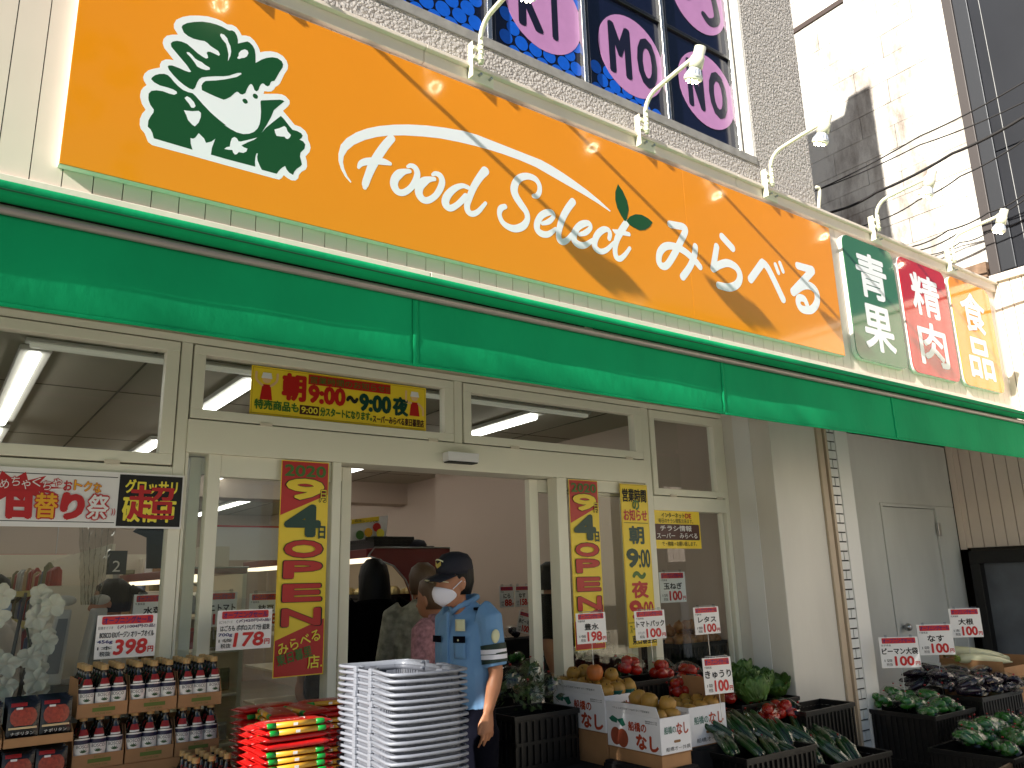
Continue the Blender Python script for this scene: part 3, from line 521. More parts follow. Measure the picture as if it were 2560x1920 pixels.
# ------------------------------------------------------------------ banners and posters
yel = M('poster_yellow', (246, 214, 52), .35); redp = M('poster_red', (190, 30, 28), .35); grnp = M('poster_green', (66, 112, 40), .4); dgrn = M('poster_dark_green', (10, 62, 52), .4)
papw = M('paper_white', (236, 234, 232), .5, var=.02); oran = M('poster_orange', (238, 176, 34), .4); brn = M('poster_brown', (70, 24, 20), .4); yelT = M('print_yellow', (244, 226, 70), .4); olive = M('print_olive', (118, 132, 40), .4)
def sheet(name, label, cat, x0, x1, z0, z1, y, mat, group=None, curl=.0):
    t = thing(name, label, cat, (x0, y, z0), group=group); W_, H_ = x1-x0, z1-z0
    box('backing', (0, W_, -.001, .0, 0, H_), mat, t); return t, W_, H_
def quadp(t, x0, x1, z0, z1, mat, y=-.0022, name='print_field'): return MB().prism([(x0, z0), (x1, z0), (x1, z1), (x0, z1)], y, y+.001).build(name, mat, t)
# white daily sale banner with black corner
t, W_, H_ = sheet('sale_banner', 'white sale banner with red and yellow slogan and black square end over the left window', 'banner', -.32, .9, 1.761, 1.992, -.036, papw)
quadp(t, .962, 1.214, .008, .223, inkk)
for a, z in ((0, .207), (0, .02)): quadp(t, a, .955, z, z+.003, inkk, -.0018)
MB().prism([(.74+(.13 if i % 2 else .2)*math.cos(2*math.pi*i/28)*.9-.16, .155+(.028 if i % 2 else .06)*math.sin(2*math.pi*i/28)) for i in range(28)], -.0022, -.0012).build('starburst', redp, t)
for i, c in enumerate('めちゃくちゃ'): T(c, .535+i*.036, .142+(.012 if i % 2 else 0), .036, .042, -.0042, redp, t, .06); 
for i, c in enumerate('めちゃくちゃ'): T(c, .538+i*.036, .145+(.012 if i % 2 else 0), .03, .036, -.0052, papw, t, .0)
T('お', .756, .145, .032, .042, -.0042, redp, t, .03)
for i, c in enumerate('トクな'): T(c, .792+i*.036, .148-i*.004, .033, .044, -.0042, redp, t, .05); T(c, .794+i*.036, .150-i*.004, .029, .04, -.0052, oran, t, .02)
for i, (c, m_) in enumerate(zip('日替り祭', (redp, oran, redp, papw))):
    T(c, .565+i*.093, .028, .09, .112, -.006-.0002*i, redp, t, .075, slant=-.06+.04*i)
    if m_ is not redp: T(c, .57+i*.093, .033, .08, .1, -.0075, m_, t, .02, slant=-.06+.04*i)
T('グロッサリ', .985, .145, .21, .06, -.0035, yelT, t, .03); T('破格市', .98, .025, .215, .11, -.0035, yelT, t, .03); T('超', 1.0, .035, .19, .145, -.0048, redp, t, .02)
for a in (.53, .945): T(')) ' if a > .9 else '((', a-.005, .05, .016, .03, -.004, redp, t, .01)
# yellow hours banner in the door transom
t, W_, H_ = sheet('hours_banner', 'wide yellow opening hours banner with red apron figures in the transom window', 'banner', 1.18, 2.137, 2.306, 2.544, -.002, yel)
quadp(t, .006, W_-.006, .006, H_-.006, M('poster_line', (196, 156, 30), .4), -.0016); quadp(t, .009, W_-.009, .009, H_-.009, yel, -.0022)
quadp(t, .285, .74, .178, .228, redp, -.0032)
T('営業時間のお知らせ!!', .293, .184, .44, .038, -.0045, grnp, t, .01)
T('朝', .15, .082, .125, .14, -.0045, redp, t, .05); T('9:00', .285, .083, .2, .095, -.0045, redp, t, .05); T('〜', .487, .105, .07, .04, -.0045, inkk, t, .05); T('9:00', .56, .07, .185, .095, -.0045, dgrn, t, .05); T('夜', .752, .066, .095, .105, -.0045, dgrn, t, .05)
T('特売商品も', .02, .026, .22, .05, -.0045, grnp, t, .04); quadp(t, .245, .345, .022, .068, brn, -.0034); T('9:00', .252, .029, .086, .032, -.0046, yelT, t, .02); T('分スタートになります。', .35, .022, .285, .046, -.0045, grnp, t, .04); T('スーパーみらべる東日暮里店', .638, .016, .305, .042, -.0045, brn, t, .03)
skin2 = M('print_skin', (238, 196, 140), .5)
for cx, up in ((.075, 1), (.885, 0)):
    f = MB().prism([(cx-.03, .075), (cx+.03, .075), (cx+.02, .15), (cx-.02, .15)], -.0042, -.0032).build('apron_figure', redp, t)
    MB().prism(disc(cx, .178, .022, 0, 16), -.0048, -.0036).build('face', skin2, f); MB().prism([(cx-.027, .18), (cx+.027, .18), (cx+.02, .208), (cx-.02, .208)], -.0056, -.0046).build('kerchief', papw, f)
    MB().ribbon([(cx-.022, .145, .012), (cx-.05, .17 if up else .15, .011), (cx-.052, .205, .012)], -.0045).build('arm', skin2, f); MB().ribbon([(cx+.022, .145, .012), (cx+.048, .17 if up else .12, .011), (cx+.052, .205 if up else .085, .012)], -.0045).build('arm', skin2, f)
def open_poster(x0, x1, z0, z1, which):
    t, W_, H_ = sheet('opening_poster', which, 'poster', x0, x1, z0, z1, -.034, yel, 'tall yellow opening posters')
    quadp(t, .004, W_-.004, .004, H_-.004, redp, -.0016)
    MB().prism([(.004, H_*.735), (W_-.004, H_*.84), (W_-.004, H_*.253), (.004, H_*.163)], -.0026, -.0016).build('yellow_field', yel, t)
    k = .0045
    T('2020', .016, H_*.922, W_-.032, H_*.058, -k, grnp, t, .035)
    T('9', .02, H_*.806, W_*.84, H_*.112, -k-.0004, inkk, t, .055); T('9', .025, H_*.81, W_*.80, H_*.104, -k-.001, yel, t, .045)
    T('月', W_*.79, H_*.80, W_*.17, H_*.065, -k-.0014, inkk, t, .05); T('月', W_*.80, H_*.803, W_*.15, H_*.06, -k-.002, yel, t, .0)
    T('4', .022, H_*.632, W_*.76, H_*.158, -k-.0024, dgrn, t, .05); T('日', W_*.80, H_*.625, W_*.15, H_*.062, -k-.0028, dgrn, t, .03)
    for i, c in enumerate('OPEN'):
        zz = H_*(.533, .437, .33, .219)[i]
        T(c, .022, zz, W_*.84, H_*.088, -k-.003, inkk, t, .07); T(c, .027, zz+.003, W_*.79, H_*.088-.006, -k-.0036, redp, t, .055)
    T('みらべる', .012, H_*.125, W_*.86, H_*.052, -k-.004, yelT, t, .015, rot=.3); T('東日暮里', .012, H_*.066, W_*.70, H_*.052, -k-.004, grnp, t, .02, rot=.22); T('店.', W_*.66, H_*.03, W_*.3, H_*.06, -k-.0044, yelT, t, .015)
open_poster(1.335, 1.574, 1.112, 2.092, 'tall red and yellow opening poster on the left glass of the entrance')
open_poster(3.098, 3.33, 1.11, 2.092, 'tall red and yellow opening poster on the right glass behind the pear price card')
t, W_, H_ = sheet('hours_poster', 'tall all yellow opening hours poster on the right hand glass', 'poster', 3.517, 3.757, 1.097, 2.087, -.034, yel)
quadp(t, .004, W_-.004, .004, H_-.004, MATS['poster_line'], -.0014); quadp(t, .007, W_-.007, .007, H_-.007, yel, -.0024)
T('営業時間', .014, H_*.885, W_*.88, H_*.085, -.004, inkk, t, .03); T('の', W_*.4, H_*.835, W_*.26, H_*.065, -.0048, grnp, t, .04); T('お知らせ', .016, H_*.765, W_*.86, H_*.075, -.004, redp, t, .03)
quadp(t, .015, W_-.015, H_*.752, H_*.755, inkk, -.0034)
T('朝', W_*.22, H_*.62, W_*.55, H_*.115, -.004, dgrn, t, .04); T('9', .02, H_*.475, W_*.44, H_*.12, -.004, dgrn, t, .05); T(':00', W_*.52, H_*.475, W_*.42, H_*.115, -.004, dgrn, t, .02)
T('〜', W_*.25, H_*.405, W_*.5, H_*.05, -.004, grnp, t, .05); T('夜', W_*.2, H_*.29, W_*.6, H_*.105, -.004, redp, t, .05); T('9', .02, H_*.165, W_*.44, H_*.115, -.004, redp, t, .05); T(':00', W_*.52, H_*.17, W_*.42, H_*.1, -.004, redp, t, .02)
quadp(t, .01, W_-.01, H_*.145, H_*.148, inkk, -.0034); T('スーパー', .016, H_*.085, W_*.4, H_*.05, -.004, olive, t, .01); T('みらべる', W_*.5, H_*.085, W_*.42, H_*.05, -.004, olive, t, .01); T('東日暮里店', .03, H_*.018, W_*.86, H_*.055, -.004, inkk, t, .02)
t, W_, H_ = sheet('flyer_notice', 'small yellow notice with dark band about online flyers on the right window', 'notice', 3.832, 4.27, 1.687, 1.932, -.004, yel)
MB().prism(rrect(.0, W_-.012, .055, .158, .012), -.0026, -.0014).build('dark_band', brn, t)
T('インターネット', .07, .198, .22, .034, -.004, inkk, t, .015); T('DE', .295, .198, .06, .032, -.004, redp, t, .03); T('毎日のチラシ閲覧出来ます。', .04, .164, .33, .03, -.004, inkk, t, .0)
T('チラシ情報', .05, .112, .3, .038, -.004, papw, t, .02); T('スーパー', .015, .066, .17, .034, -.004, papw, t, .01); T('みらべる', .23, .066, .17, .034, -.004, papw, t, .01); T('で・検索・お願い致します。', .06, .016, .33, .03, -.004, inkk, t, .005)
# ------------------------------------------------------------------ price cards
wire = M('card_wire', (200, 202, 204), .3, .8); clipm = glass_mat('clear_clip', (235, 238, 240)); blueI = M('ink_blue', (30, 30, 110), .5); redI = M('ink_red', (196, 34, 32), .5); hred = M('header_red', (200, 40, 46), .45)
def big_card(label, lines, x0, x1, z0, z1, y):
    t, W_, H_ = sheet('price_card', label, 'price card', x0, x1, z0, z1, y, papw, 'price cards')
    MB().prism(rrect(W_*.08, W_*.93, H_*.78, H_*.97, .006), -.0024, -.0014).build('header', hred, t); T('オープニングセール', W_*.1, H_*.8, W_*.81, H_*.15, -.0036, blueI, t, .02)
    mk, old, nm, wt, un, pr = lines
    T(mk, W_*.03, H_*.67, W_*.24, H_*.07, -.003, inkk, t); T(old, W_*.34, H_*.665, W_*.63, H_*.095, -.003, M('ink_purple', (72, 22, 84), .5), t, .02)
    T(nm, W_*.06, H_*.47, W_*.9, H_*.15, -.003, inkk, t, .02); T(wt, W_*.03, H_*.33, W_*.25, H_*.1, -.003, blueI, t, .03); T(un, W_*.04, H_*.2, W_*.24, H_*.09, -.003, inkk, t, .01); T('税抜', W_*.08, H_*.06, W_*.18, H_*.11, -.003, inkk, t, .01)
    T(pr, W_*.31, H_*.07, W_*.55, H_*.36, -.003, redI, t, .035, slant=.12); T('円', W_*.87, H_*.1, W_*.1, H_*.14, -.003, redI, t, .04)
big_card('large white price card 398 yen standing on the olive oil cartons', ('日清オイリオ', '(〆)1004円の品!', 'BOSCO EXバージン オリーブオイル', '456g', '1本', '398'), .588, .807, 1.253, 1.416, -.15)
big_card('large white price card 178 yen above the spaghetti packs', ('はごろもフーズ', '(〆)420円の品!', 'はごろも ポポロスパ 7分 結束', '700g', '1袋', '178'), 1.046, 1.28, 1.253, 1.416, -.15)
def card(label, name, price, loc, wd, ht, rz=0, tilt=0, unit='1個', stem=.12, org='千葉県産', roll=0):
    t = thing('price_card', label, 'price card', loc, rz, 'price cards'); t.rotation_euler = (tilt, roll, rz)
    MB().box(-wd/2, wd/2, -.001, .001, 0, ht).build('sheet', papw, t)
    MB().prism(rrect(-wd*.43, wd*.43, ht*.79, ht*.97, .004), -.0024, -.0014).build('header', hred, t); T('オープニングセール', -wd*.41, ht*.81, wd*.82, ht*.14, -.0034, blueI, t, .02)
    T(org, -wd*.46, ht*.7, wd*.25, ht*.065, -.0024, inkk, t); nw = wd*min(.92, .24*len(name)); T(name, -nw/2+wd*.0, ht*.43, nw, ht*.22, -.0024, inkk, t, .03)
    T(unit, -wd*.42, ht*.19, wd*.2, ht*.1, -.0024, inkk, t); T('税抜', -wd*.38, ht*.06, wd*.16, ht*.1, -.0024, inkk, t); T(price, -wd*.16, ht*.06, wd*.5, ht*.32, -.0024, redI, t, .04); T('円', wd*.36, ht*.07, wd*.12, ht*.13, -.0024, redI, t, .04)
    MB().tube([(-wd*.4, .0, ht+.006), (wd*.4, .0, ht+.006)], .0015, 5).build('hanger_wire', wire, t)
    for xx in (-wd*.32, wd*.32): MB().box(xx-.008, xx+.008, -.005, .005, ht-.008, ht+.014).build('clip', clipm, t, bevel=.002)
    if stem: MB().tube([(0, .004, ht+.006), (0, .004, -stem)], .0018, 5).build('stem_wire', wire, t)
    return t
card('white price card 198 yen for hosui pears in front of the tall opening poster', '豊水', '198', (2.908, -.4, 1.18), .205, .153, .0, -.03)
card('white price card 100 yen for tomato packs in front of the yellow hours poster', 'トマトパック', '100', (3.343, -.4, 1.173), .235, .155, .0, -.03, '1パック')
card('white price card 100 yen for lettuce at the right of the window', 'レタス', '100', (3.813, -.4, 1.175), .22, .153, .0, -.03)
card('white price card 100 yen for cucumbers hanging lowest among the cartons', 'きゅうり', '100', (3.58, -.65, .889), .217, .185, -.05, -.05, '1袋', .2, roll=.02)
card('white price card 100 yen for onions pinned inside the right window', '玉ねぎ', '100', (4.16, .18, 1.34), .25, .2, 0, 0, '1袋', 0)
card('white price card 100 yen for potatoes half hidden by the window post', 'じゃが芋', '100', (3.86, .18, 1.32), .25, .2, 0, 0, '1袋', 0)
card('white price card 100 yen for green peppers in front of the service door', 'ピーマン大袋', '100', (5.51, -.6, .867), .265, .2, -.65, 0, '1袋', .28, '岩手県産')
card('white price card 100 yen for aubergines in front of the service door', 'なす', '100', (6.01, -.6, .915), .25, .21, -.65, 0, '1袋', .3)
card('white price card 100 yen for daikon, farthest right', '大根', '100', (6.486, -.6, 1.008), .235, .21, -.65, 0, '1本', .3, '北海道産')

# ------------------------------------------------------------------ goods in front of the glass
ORD = ['first', 'second', 'third', 'fourth', 'fifth', 'sixth', 'seventh', 'eighth', 'ninth', 'tenth', 'eleventh', 'twelfth', 'thirteenth', 'fourteenth', 'fifteenth', 'sixteenth', 'seventeenth', 'eighteenth', 'nineteenth', 'twentieth']
def nth(i): return ORD[i] if i < 20 else '%d%s' % (i+1, {1: 'st', 2: 'nd', 3: 'rd'}.get((i+1) % 10, 'th'))
kraft = M('kraft_cardboard', (166, 124, 84), .8, var=.1, vsc=10, bump=.1, bs=60); kraftd = M('kraft_inside', (140, 104, 70), .85)
cloth = M('black_table_cloth', (16, 15, 18), .9, var=.2, vsc=8)
def table(label, x0, x1, y0, y1, z):
    t = thing('display_table', label, 'table', (x0, y0, 0), group='cloth covered display tables')
    W_, D_ = x1-x0, y1-y0
    box('top', (0, W_, 0, D_, z-.03, z), cloth, t, .006)
    for a, b in ((.03, .03), (W_-.07, .03), (.03, D_-.07), (W_-.07, D_-.07)): box('leg', (a, a+.04, b, b+.04, 0, z-.03), black, t)
    P = []
    n = 40
    for i in range(n+1):
        u = i/n; P.append((u*W_, -.004-.008*math.sin(u*W_*60), u))
    MB().grid(n, 1, lambda u, v: (u*W_, -.006-.006*math.sin(u*W_*55)*(1-v), .02+(z-.032)*v)).build('skirt', cloth, t, True, thick=.003)
    MB().grid(20, 1, lambda u, v: (-.006-.006*math.sin(u*D_*55)*(1-v), u*D_, .02+(z-.032)*v)).build('skirt', cloth, t, True, thick=.003)
    return t
table('black cloth table under the olive oil cartons and pasta pouches', -.6, 1.08, -.62, -.03, .72)
table('black cloth table under the spaghetti packs', 1.0, 1.36, -.93, -.63, .70)
table('black cloth table under the pear cartons', 2.5, 3.3, -.5, -.05, .60)
table('black cloth table under the cucumber crate', 3.45, 4.56, -.7, -.05, .36)
table('black cloth table under the nearest pear carton', 2.86, 3.11, -.89, -.505, .64)
table('black cloth table under the right pear carton', 3.33, 3.68, -.64, -.28, .64)
# --- olive oil bottles
bglass = M('dark_bottle_glass', (16, 18, 14), .06, spec=.6, coat=.4); cork = M('bottle_cork_cap', (186, 150, 96), .5, var=.2, vsc=60, bump=.1, bs=200); blab = M('bottle_label_white', (230, 226, 220), .4); bnav = M('bottle_label_navy', (34, 36, 66), .4); bred = M('bottle_neck_red', (150, 28, 28), .4); bgrn = M('bottle_leaf_green', (52, 84, 50), .5)
def arc(r, z0, z1, a0, a1, n=10, top=0):
    mb = MB(); mb.grid(n, 2, lambda u, v: (r*math.sin(R(a0+(a1-a0)*u)), -r*math.cos(R(a0+(a1-a0)*u)), z0+(z1-z0)*v+top*v*(1-(2*u-1)**2)))
    return mb
def make_bottle():
    t = thing('olive_oil_bottle', '', 'bottle', group='olive oil bottles in display cartons'); r = .0265
    MB().lathe([(r*.9, 0), (r, .004), (r, .099), (r*.95, .107), (r*.78, .119), (.0135, .134), (.0112, .146), (.0112, .15), (.0125, .152), (.0125, .156)], n=18).build('glass', bglass, t, True)
    MB().lathe([(.0135, .1555), (.014, .157), (.0135, .173), (.012, .1745)], n=14).build('cork', cork, t, True)
    l = arc(r+.0006, .02, .083, -75, 75).build('label', blab, t, True); arc(r+.0009, .079, .093, -75, 75, top=.004).build('label_band', bnav, l, True); arc(r+.0012, .093, .0948, -75, 75, top=.004).build('label_edge', blab, l, True)
    v, f, _, _ = text_shape('BOSCO'); V = []
    for a, b in v: an = R(-48+96*a); V.append(((r+.0013)*math.sin(an), -(r+.0013)*math.cos(an), (.066+.011*b)))
    MB().add(V, f).build('lettering', inkk, l)
    lf_ = MB()
    for k_, a in enumerate((-60, -30, 0, 30, 55)):
        p = MB(); L_ = .016; c, s = math.cos(R(90+a)), math.sin(R(90+a)); w_ = .0025
        pts = [(0, 0), (L_*.5*c-w_*s, L_*.5*s+w_*c), (L_*c, L_*s), (L_*.5*c+w_*s, L_*.5*s-w_*c)]
        lf_.add([(x, -(r+.0012+.0002*k_), .05+z*.9) for x, z in pts], [(0, 3, 2, 1)])
    lf_.build('olive_sprig', bgrn, l)
    def neck(z): return .0255*.72 if z < .112 else .0255*.6
    mb = MB(); mb.grid(8, 3, lambda u, v: ((.0258-.0085*v)*math.sin(R(-40+80*u)), -(.0258-.0085*v)*math.cos(R(-40+80*u)), .1075+.02*v)); mb.build('neck_label', bred, t, True)
    mb = MB(); mb.grid(8, 1, lambda u, v: ((.0268-.0016*v)*math.sin(R(-38+76*u)), -(.0268-.0016*v)*math.cos(R(-38+76*u)), .1015+.0062*v)); mb.build('neck_band', blab, t, True)
    return t
bproto = make_bottle(); bused = [False]
def put_bottle(x, y, z, label):
    o = bproto if not bused[0] else copy_tree(bproto)
    bused[0] = True; o.location = (x, y, z); o.rotation_euler = (0, 0, random.uniform(-.35, .25)); o['label'] = label
cgreen = M('carton_print_green', (96, 112, 50), .8)
def carton(x0, x1, y0, y1, z, lip, back, label, name='display_carton', prn=True, slope=True):
    t = thing(name, label, 'carton', (x0, y0, z), group='cardboard display cartons'); W_, D_ = x1-x0, y1-y0; th = .003
    box('base', (0, W_, 0, D_, 0, th), kraft, t); box('front_lip', (0, W_, 0, th, th, lip), kraft, t, .001); box('back_panel', (0, W_, D_-th, D_, th, back), kraft, t)
    for a in (0, W_-th):
        P = [(th, th), (D_-th, th), (D_-th, back), (D_*.22, back), (th, lip)] if slope else [(th, th), (D_-th, th), (D_-th, back), (th, back)]
        mb = MB().prism(P, 0, th); mb.v = [(a+y, x, zz) for x, y, zz in mb.v]; mb.f = [q[::-1] for q in mb.f]; mb.build('side_panel', kraft, t)
    if prn:
        MB().prism([(W_*.3, lip*.38), (W_*.75, lip*.38), (W_*.75, lip*.66), (W_*.3, lip*.66)], -.001, -.0003).build('print_bar', cgreen, t)
        T('BOSCO', W_*.42, lip*.72, W_*.2, lip*.14, -.0012, cgreen, t); T('OLIVE OIL', W_*.36, lip*.16, W_*.34, lip*.13, -.0012, cgreen, t)
    return t
for tier, zb in ((0, 1.064), (1, .892)):
    for bx, (a, b) in enumerate(((.524, .692), (.698, .866), (.872, 1.035))):
        nm = ('left', 'middle', 'right')[bx]; tn = ('upper', 'lower')[tier]
        carton(a, b, -.305, -.075, zb, .048, .13, '%s cardboard tray of olive oil bottles in the %s row' % (nm, tn))
        for r_ in range(4):
            if tier == 1 and r_ > 1: continue
            for c in range(3):
                put_bottle(a+.0295+c*(b-a-.059)/2, -.275+r_*.0565, zb+.004, 'olive oil bottle at %s in the %s row of the %s %s tray' % (('left', 'centre', 'right')[c], ('front', 'second', 'third', 'rear')[r_], tn, nm))
carton(.86, 1.03, -.56, -.33, .742, .05, .12, 'lowest cardboard tray of olive oil bottles, in front beside the spaghetti')
for r_ in range(4):
    for c in range(3): put_bottle(.8895+c*.0555, -.53+r_*.0565, .746, 'olive oil bottle at %s, %s row of the lowest front tray' % (('left', 'centre', 'right')[c], ('front', 'second', 'third', 'rear')[r_]))
box_up = carton(.5, 1.04, -.3, -.07, .724, .166, .166, 'plain cardboard carton carrying the olive oil trays', 'support_carton', False, False)
# --- pasta sauce pouches
pblk = M('pouch_black_foil', (16, 14, 15), .25, var=.2, vsc=20, bump=.25, bs=60); psau = M('pouch_print_pasta', (160, 62, 36), .4, var=.45, vsc=120, detail=6); pcrm = M('pouch_print_cream', (214, 186, 140), .4); pred2 = M('pouch_print_red', (150, 26, 26), .4)
def make_pouch():
    t = thing('pasta_pouch', '', 'pouch', group='black pasta sauce pouches'); W_, H_ = .096, .125
    def bulge(u, v, s): return s*.011*(math.sin(math.pi*u)**.6)*(math.sin(math.pi*min(1, v*1.05))**.5 if v < .95 else 0)
    mb = MB()
    for s in (-1, 1):
        g = MB(); g.grid(12, 14, lambda u, v: ((u-.5)*W_, bulge(u, v, s), v*H_)); 
        if s > 0: g.f = [q[::-1] for q in g.f]
        mb.add(g.v, g.f)
    mb.build('bag', pblk, t, True)
    def fr(u, v, o=.0012): return ((u-.5)*W_, bulge(u, v, -1)-o, v*H_)
    g = MB(); g.grid(12, 10, lambda u, v: fr(.5+.42*(2*u-1)*math.sqrt(max(.02, 1-.62*(2*v-1)**2)), .34+.46*v)); g.build('dish_print', psau, t, True)
    g = MB(); g.grid(8, 1, lambda u, v: fr(.06+.88*u, .255+.05*v)); g.build('stripe_print', pcrm, t, True)
    g = MB(); g.grid(6, 2, lambda u, v: fr(.08+.5*u, .84+.1*v)); g.build('red_print', pred2, t, True)
    g = MB(); g.grid(3, 1, lambda u, v: fr(.25+.2*u, .76+.055*v, .002)); g.build('tag_print', blab, t)
    v_, f, _, _ = text_shape('ナポリタン'); MB().add([fr(.14+.72*a, .10+.09*b, .0016) for a, b in v_], f).build('lettering', blab, t)
    return t
pp_ = make_pouch(); pu = [False]
def put_pouch(x, y, z, tilt, label, rz=0):
    o = pp_ if not pu[0] else copy_tree(pp_)
    pu[0] = True; o.location = (x, y, z); o.rotation_euler = (tilt, 0, rz+random.uniform(-.05, .05)); o['label'] = label
for tr_, (zb, nm) in enumerate(((1.0, 'upper'), (.835, 'lower'))):
    for tx, (a, b) in enumerate(((.09, .298), (.303, .512))):
        carton(a, b, -.36, -.12, zb, .03, .05, '%s cardboard tray of pasta pouches, %s row' % (('left', 'right')[tx], nm), prn=False)
        for c in range(2):
            for r_ in range(4):
                put_pouch(a+.054+c*.1, -.335+r_*.05, zb+.022, -.16, 'black pasta pouch, %s column of the %s %s tray, %s from the front' % (('left', 'right')[c], nm, ('left', 'right')[tx], ORD[r_]))
carton(.09, .512, -.36, -.12, .722, .11, .11, 'plain cardboard carton under the pasta pouch trays', 'support_carton', False, False)
# --- spaghetti packs
sred = M('pack_red_film', (184, 22, 20), .3, var=.12, vsc=25, bump=.2, bs=45); syel = M('pack_yellow_pasta', (214, 158, 48), .35, var=.08, vsc=60, stretch=(.2, 1, 1)); sgrn = M('pack_green_print', (16, 136, 48), .3); swht = M('pack_white_print', (240, 236, 232), .4)
def make_pack():
    t = thing('spaghetti_pack', '', 'spaghetti', group='red spaghetti packs'); L_, W_, H_ = .235, .105, .021
    secs = []
    mb = MB(); n = 14
    def prof(u):
        e = min(1, min(u, 1-u)*9); return H_*.5*(.12+.88*e**.5)
    rs = []
    for i in range(n+1):
        u = i/n; h = prof(u); x = (u-.5)*L_; r = []
        for j in range(12):
            a = 2*math.pi*j/12; c, s = math.cos(a), math.sin(a)
            r.append((x+random.uniform(-.001, .001), W_/2*abs(c)**.45*(1 if c >= 0 else -1)*(.97+.03*random.random()), H_/2+h*abs(s)**.6*(1 if s >= 0 else -1)+random.uniform(-.0006, .0006)))
        rs.append(r)
    mb.rings(rs).build('film', sred, t, True)
    for e in (-1, 1):
        MB().box(min(e*L_*.49, e*L_*.545), max(e*L_*.49, e*L_*.545), -W_*.47, W_*.47, H_*.42, H_*.55).build('end_seal', sred, t)
    yr = MB().tube([(-.07, -W_*.43, H_*.52), (.07, -W_*.43, H_*.52)], .0095, 12, flat=.9).build('pasta_print', syel, t, True)
    for e in (-1, 1): MB().tube([(e*.0702, -W_*.43, H_*.52), (e*.098, -W_*.43, H_*.52), (e*.104, -W_*.42, H_*.52)], [.0096, .0094, .005], 12, flat=.9).build('green_end', sgrn, t, True)
    g = MB().add([(x, -.02+.03*s, H_*1.0+.0022) for x in (-.08, .05) for s in (-1, 1)], [(0, 2, 3, 1)])
    v, f, _, _ = text_shape('ポポロスパ', .0); MB().add([(-.1+.12*a, -.03+.026*b, H_+.0022) for a, b in v], f).build('lettering', swht, t)
    v, f, _, _ = text_shape('7'); MB().add([(.03+.02*a, -.035+.04*b, H_+.0024) for a, b in v], f).build('lettering', swht, t)
    MB().add([(-.012, -W_*.43-.0101, H_*.75), (.004, -W_*.43-.0101, H_*.75), (.004, -W_*.43-.0097, H_*.3), (-.012, -W_*.43-.0097, H_*.3)], [(0, 3, 2, 1)]).build('band_print', swht, t)
    return t
sk = make_pack(); su = [False]
rr_ = random.Random(3)
for si, (sx, sy, z0, n_, rz, nm) in enumerate(((1.122, -.845, .70, 16, 0, 'sunlit front stack'), (1.118, -.722, .70, 15, 0, 'second stack behind the sunlit one'), (1.16, -.572, .74, 14, 1.45, 'shaded stack nearest the olive oil'), (1.285, -.56, .74, 14, 1.6, 'middle shaded stack by the glass'), (1.2, -.37, .76, 13, .06, 'rear left stack against the glass'), (1.44, -.4, .76, 13, -.05, 'rear right stack against the glass'))):
    for i in range(n_):
        o = sk if not su[0] else copy_tree(sk)
        su[0] = True; o.location = (sx+rr_.uniform(-.006, .006), sy+rr_.uniform(-.005, .005), z0+.0225*i); o.rotation_euler = (rr_.uniform(-.02, .02), rr_.uniform(-.015, .015), rz+rr_.uniform(-.05, .05)+(math.pi if (si == 0 and i in (13, 12, 7, 5, 4, 2)) or (si and rr_.random() < .5) else 0))
        o['label'] = 'red spaghetti pack, %s from the top of the %s' % (nth(n_-1-i), nm)
table('low black table under the rear spaghetti stacks', 1.09, 1.6, -.62, -.2, .74)
# --- shopping baskets
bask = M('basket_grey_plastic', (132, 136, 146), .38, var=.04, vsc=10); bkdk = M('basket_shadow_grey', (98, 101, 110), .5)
def make_basket():
    t = thing('shopping_basket', '', 'basket', group='stacked grey shopping baskets'); W_, L_, H_ = .272, .478, .205
    def ring(z, k, n=28, p=7):
        r = []
        for j in range(n):
            a = 2*math.pi*j/n; c, s = math.cos(a), math.sin(a)
            r.append((W_/2*k*abs(c)**(2/p)*(1 if c >= 0 else -1), L_/2*(1-(1-k)*.6)*abs(s)**(2/p)*(1 if s >= 0 else -1), z))
        return r
    # rim: rolled lip
    rim = MB().rings([ring(-.004, .965), ring(-.0092, .985), ring(-.008, 1.0), ring(-.0015, 1.0), ring(0, .985), ring(-.0015, .962), ring(-.013, .955)], False)
    rim.build('rim', bask, t, True)
    # tapered wall made of bars
    mb = MB(); 
    top = ring(-.012, .955, 56); bot = ring(-H_, .80, 56)
    for j in range(0, 56):
        a, b = Vector(top[j]), Vector(bot[j]); nx = Vector(top[(j+1) % 56]); tang = (nx-a)*.27
        k1 = a.lerp(b, 1); 
        mb.add([a-tang, a+tang, k1+tang*.85, k1-tang*.85], [(0, 1, 2, 3)])
    mb.build('wall_bars', bkdk, t, thick=.003)
    MB().rings([ring(-.012, .957), ring(-.03, .94)], False).build('upper_band', bkdk, t, True, thick=.003)
    MB().rings([ring(-H_, .80), ring(-H_-.003, .79)], True).build('floor', bkdk, t)
    for s in (-1, 1):   # folded handles lying on the rim
        P = [(s*.11, -.06*s*0-.06, .004), (s*W_*.5, -.075, .003), (s*W_*.513, -.2, -.001), (s*W_*.5, -L_*.5+.01, -.001), (s*W_*.3, -L_*.513, -.002), (0, -L_*.513, -.003)] if s < 0 else [(s*.11, .06, .004), (s*W_*.5, .075, .003), (s*W_*.513, .2, -.001), (s*W_*.5, L_*.5-.01, -.001), (s*W_*.3, L_*.513, -.002), (0, L_*.513, -.003)]
        P2 = [(-x, y, z) for x, y, z in P[::-1]]
        MB().tube(P+P2[1:], .0055, 8).build('handle', bask, t, True)
    for s in (-1, 1):
        for yy in (-.066, .066): MB().box(s*W_/2-.008, s*W_/2+.006, yy-.012, yy+.012, -.012, .009).build('handle_lug', bask, t, bevel=.003)
    return t
bk = make_basket(); nB = 50; ztop = 1.222
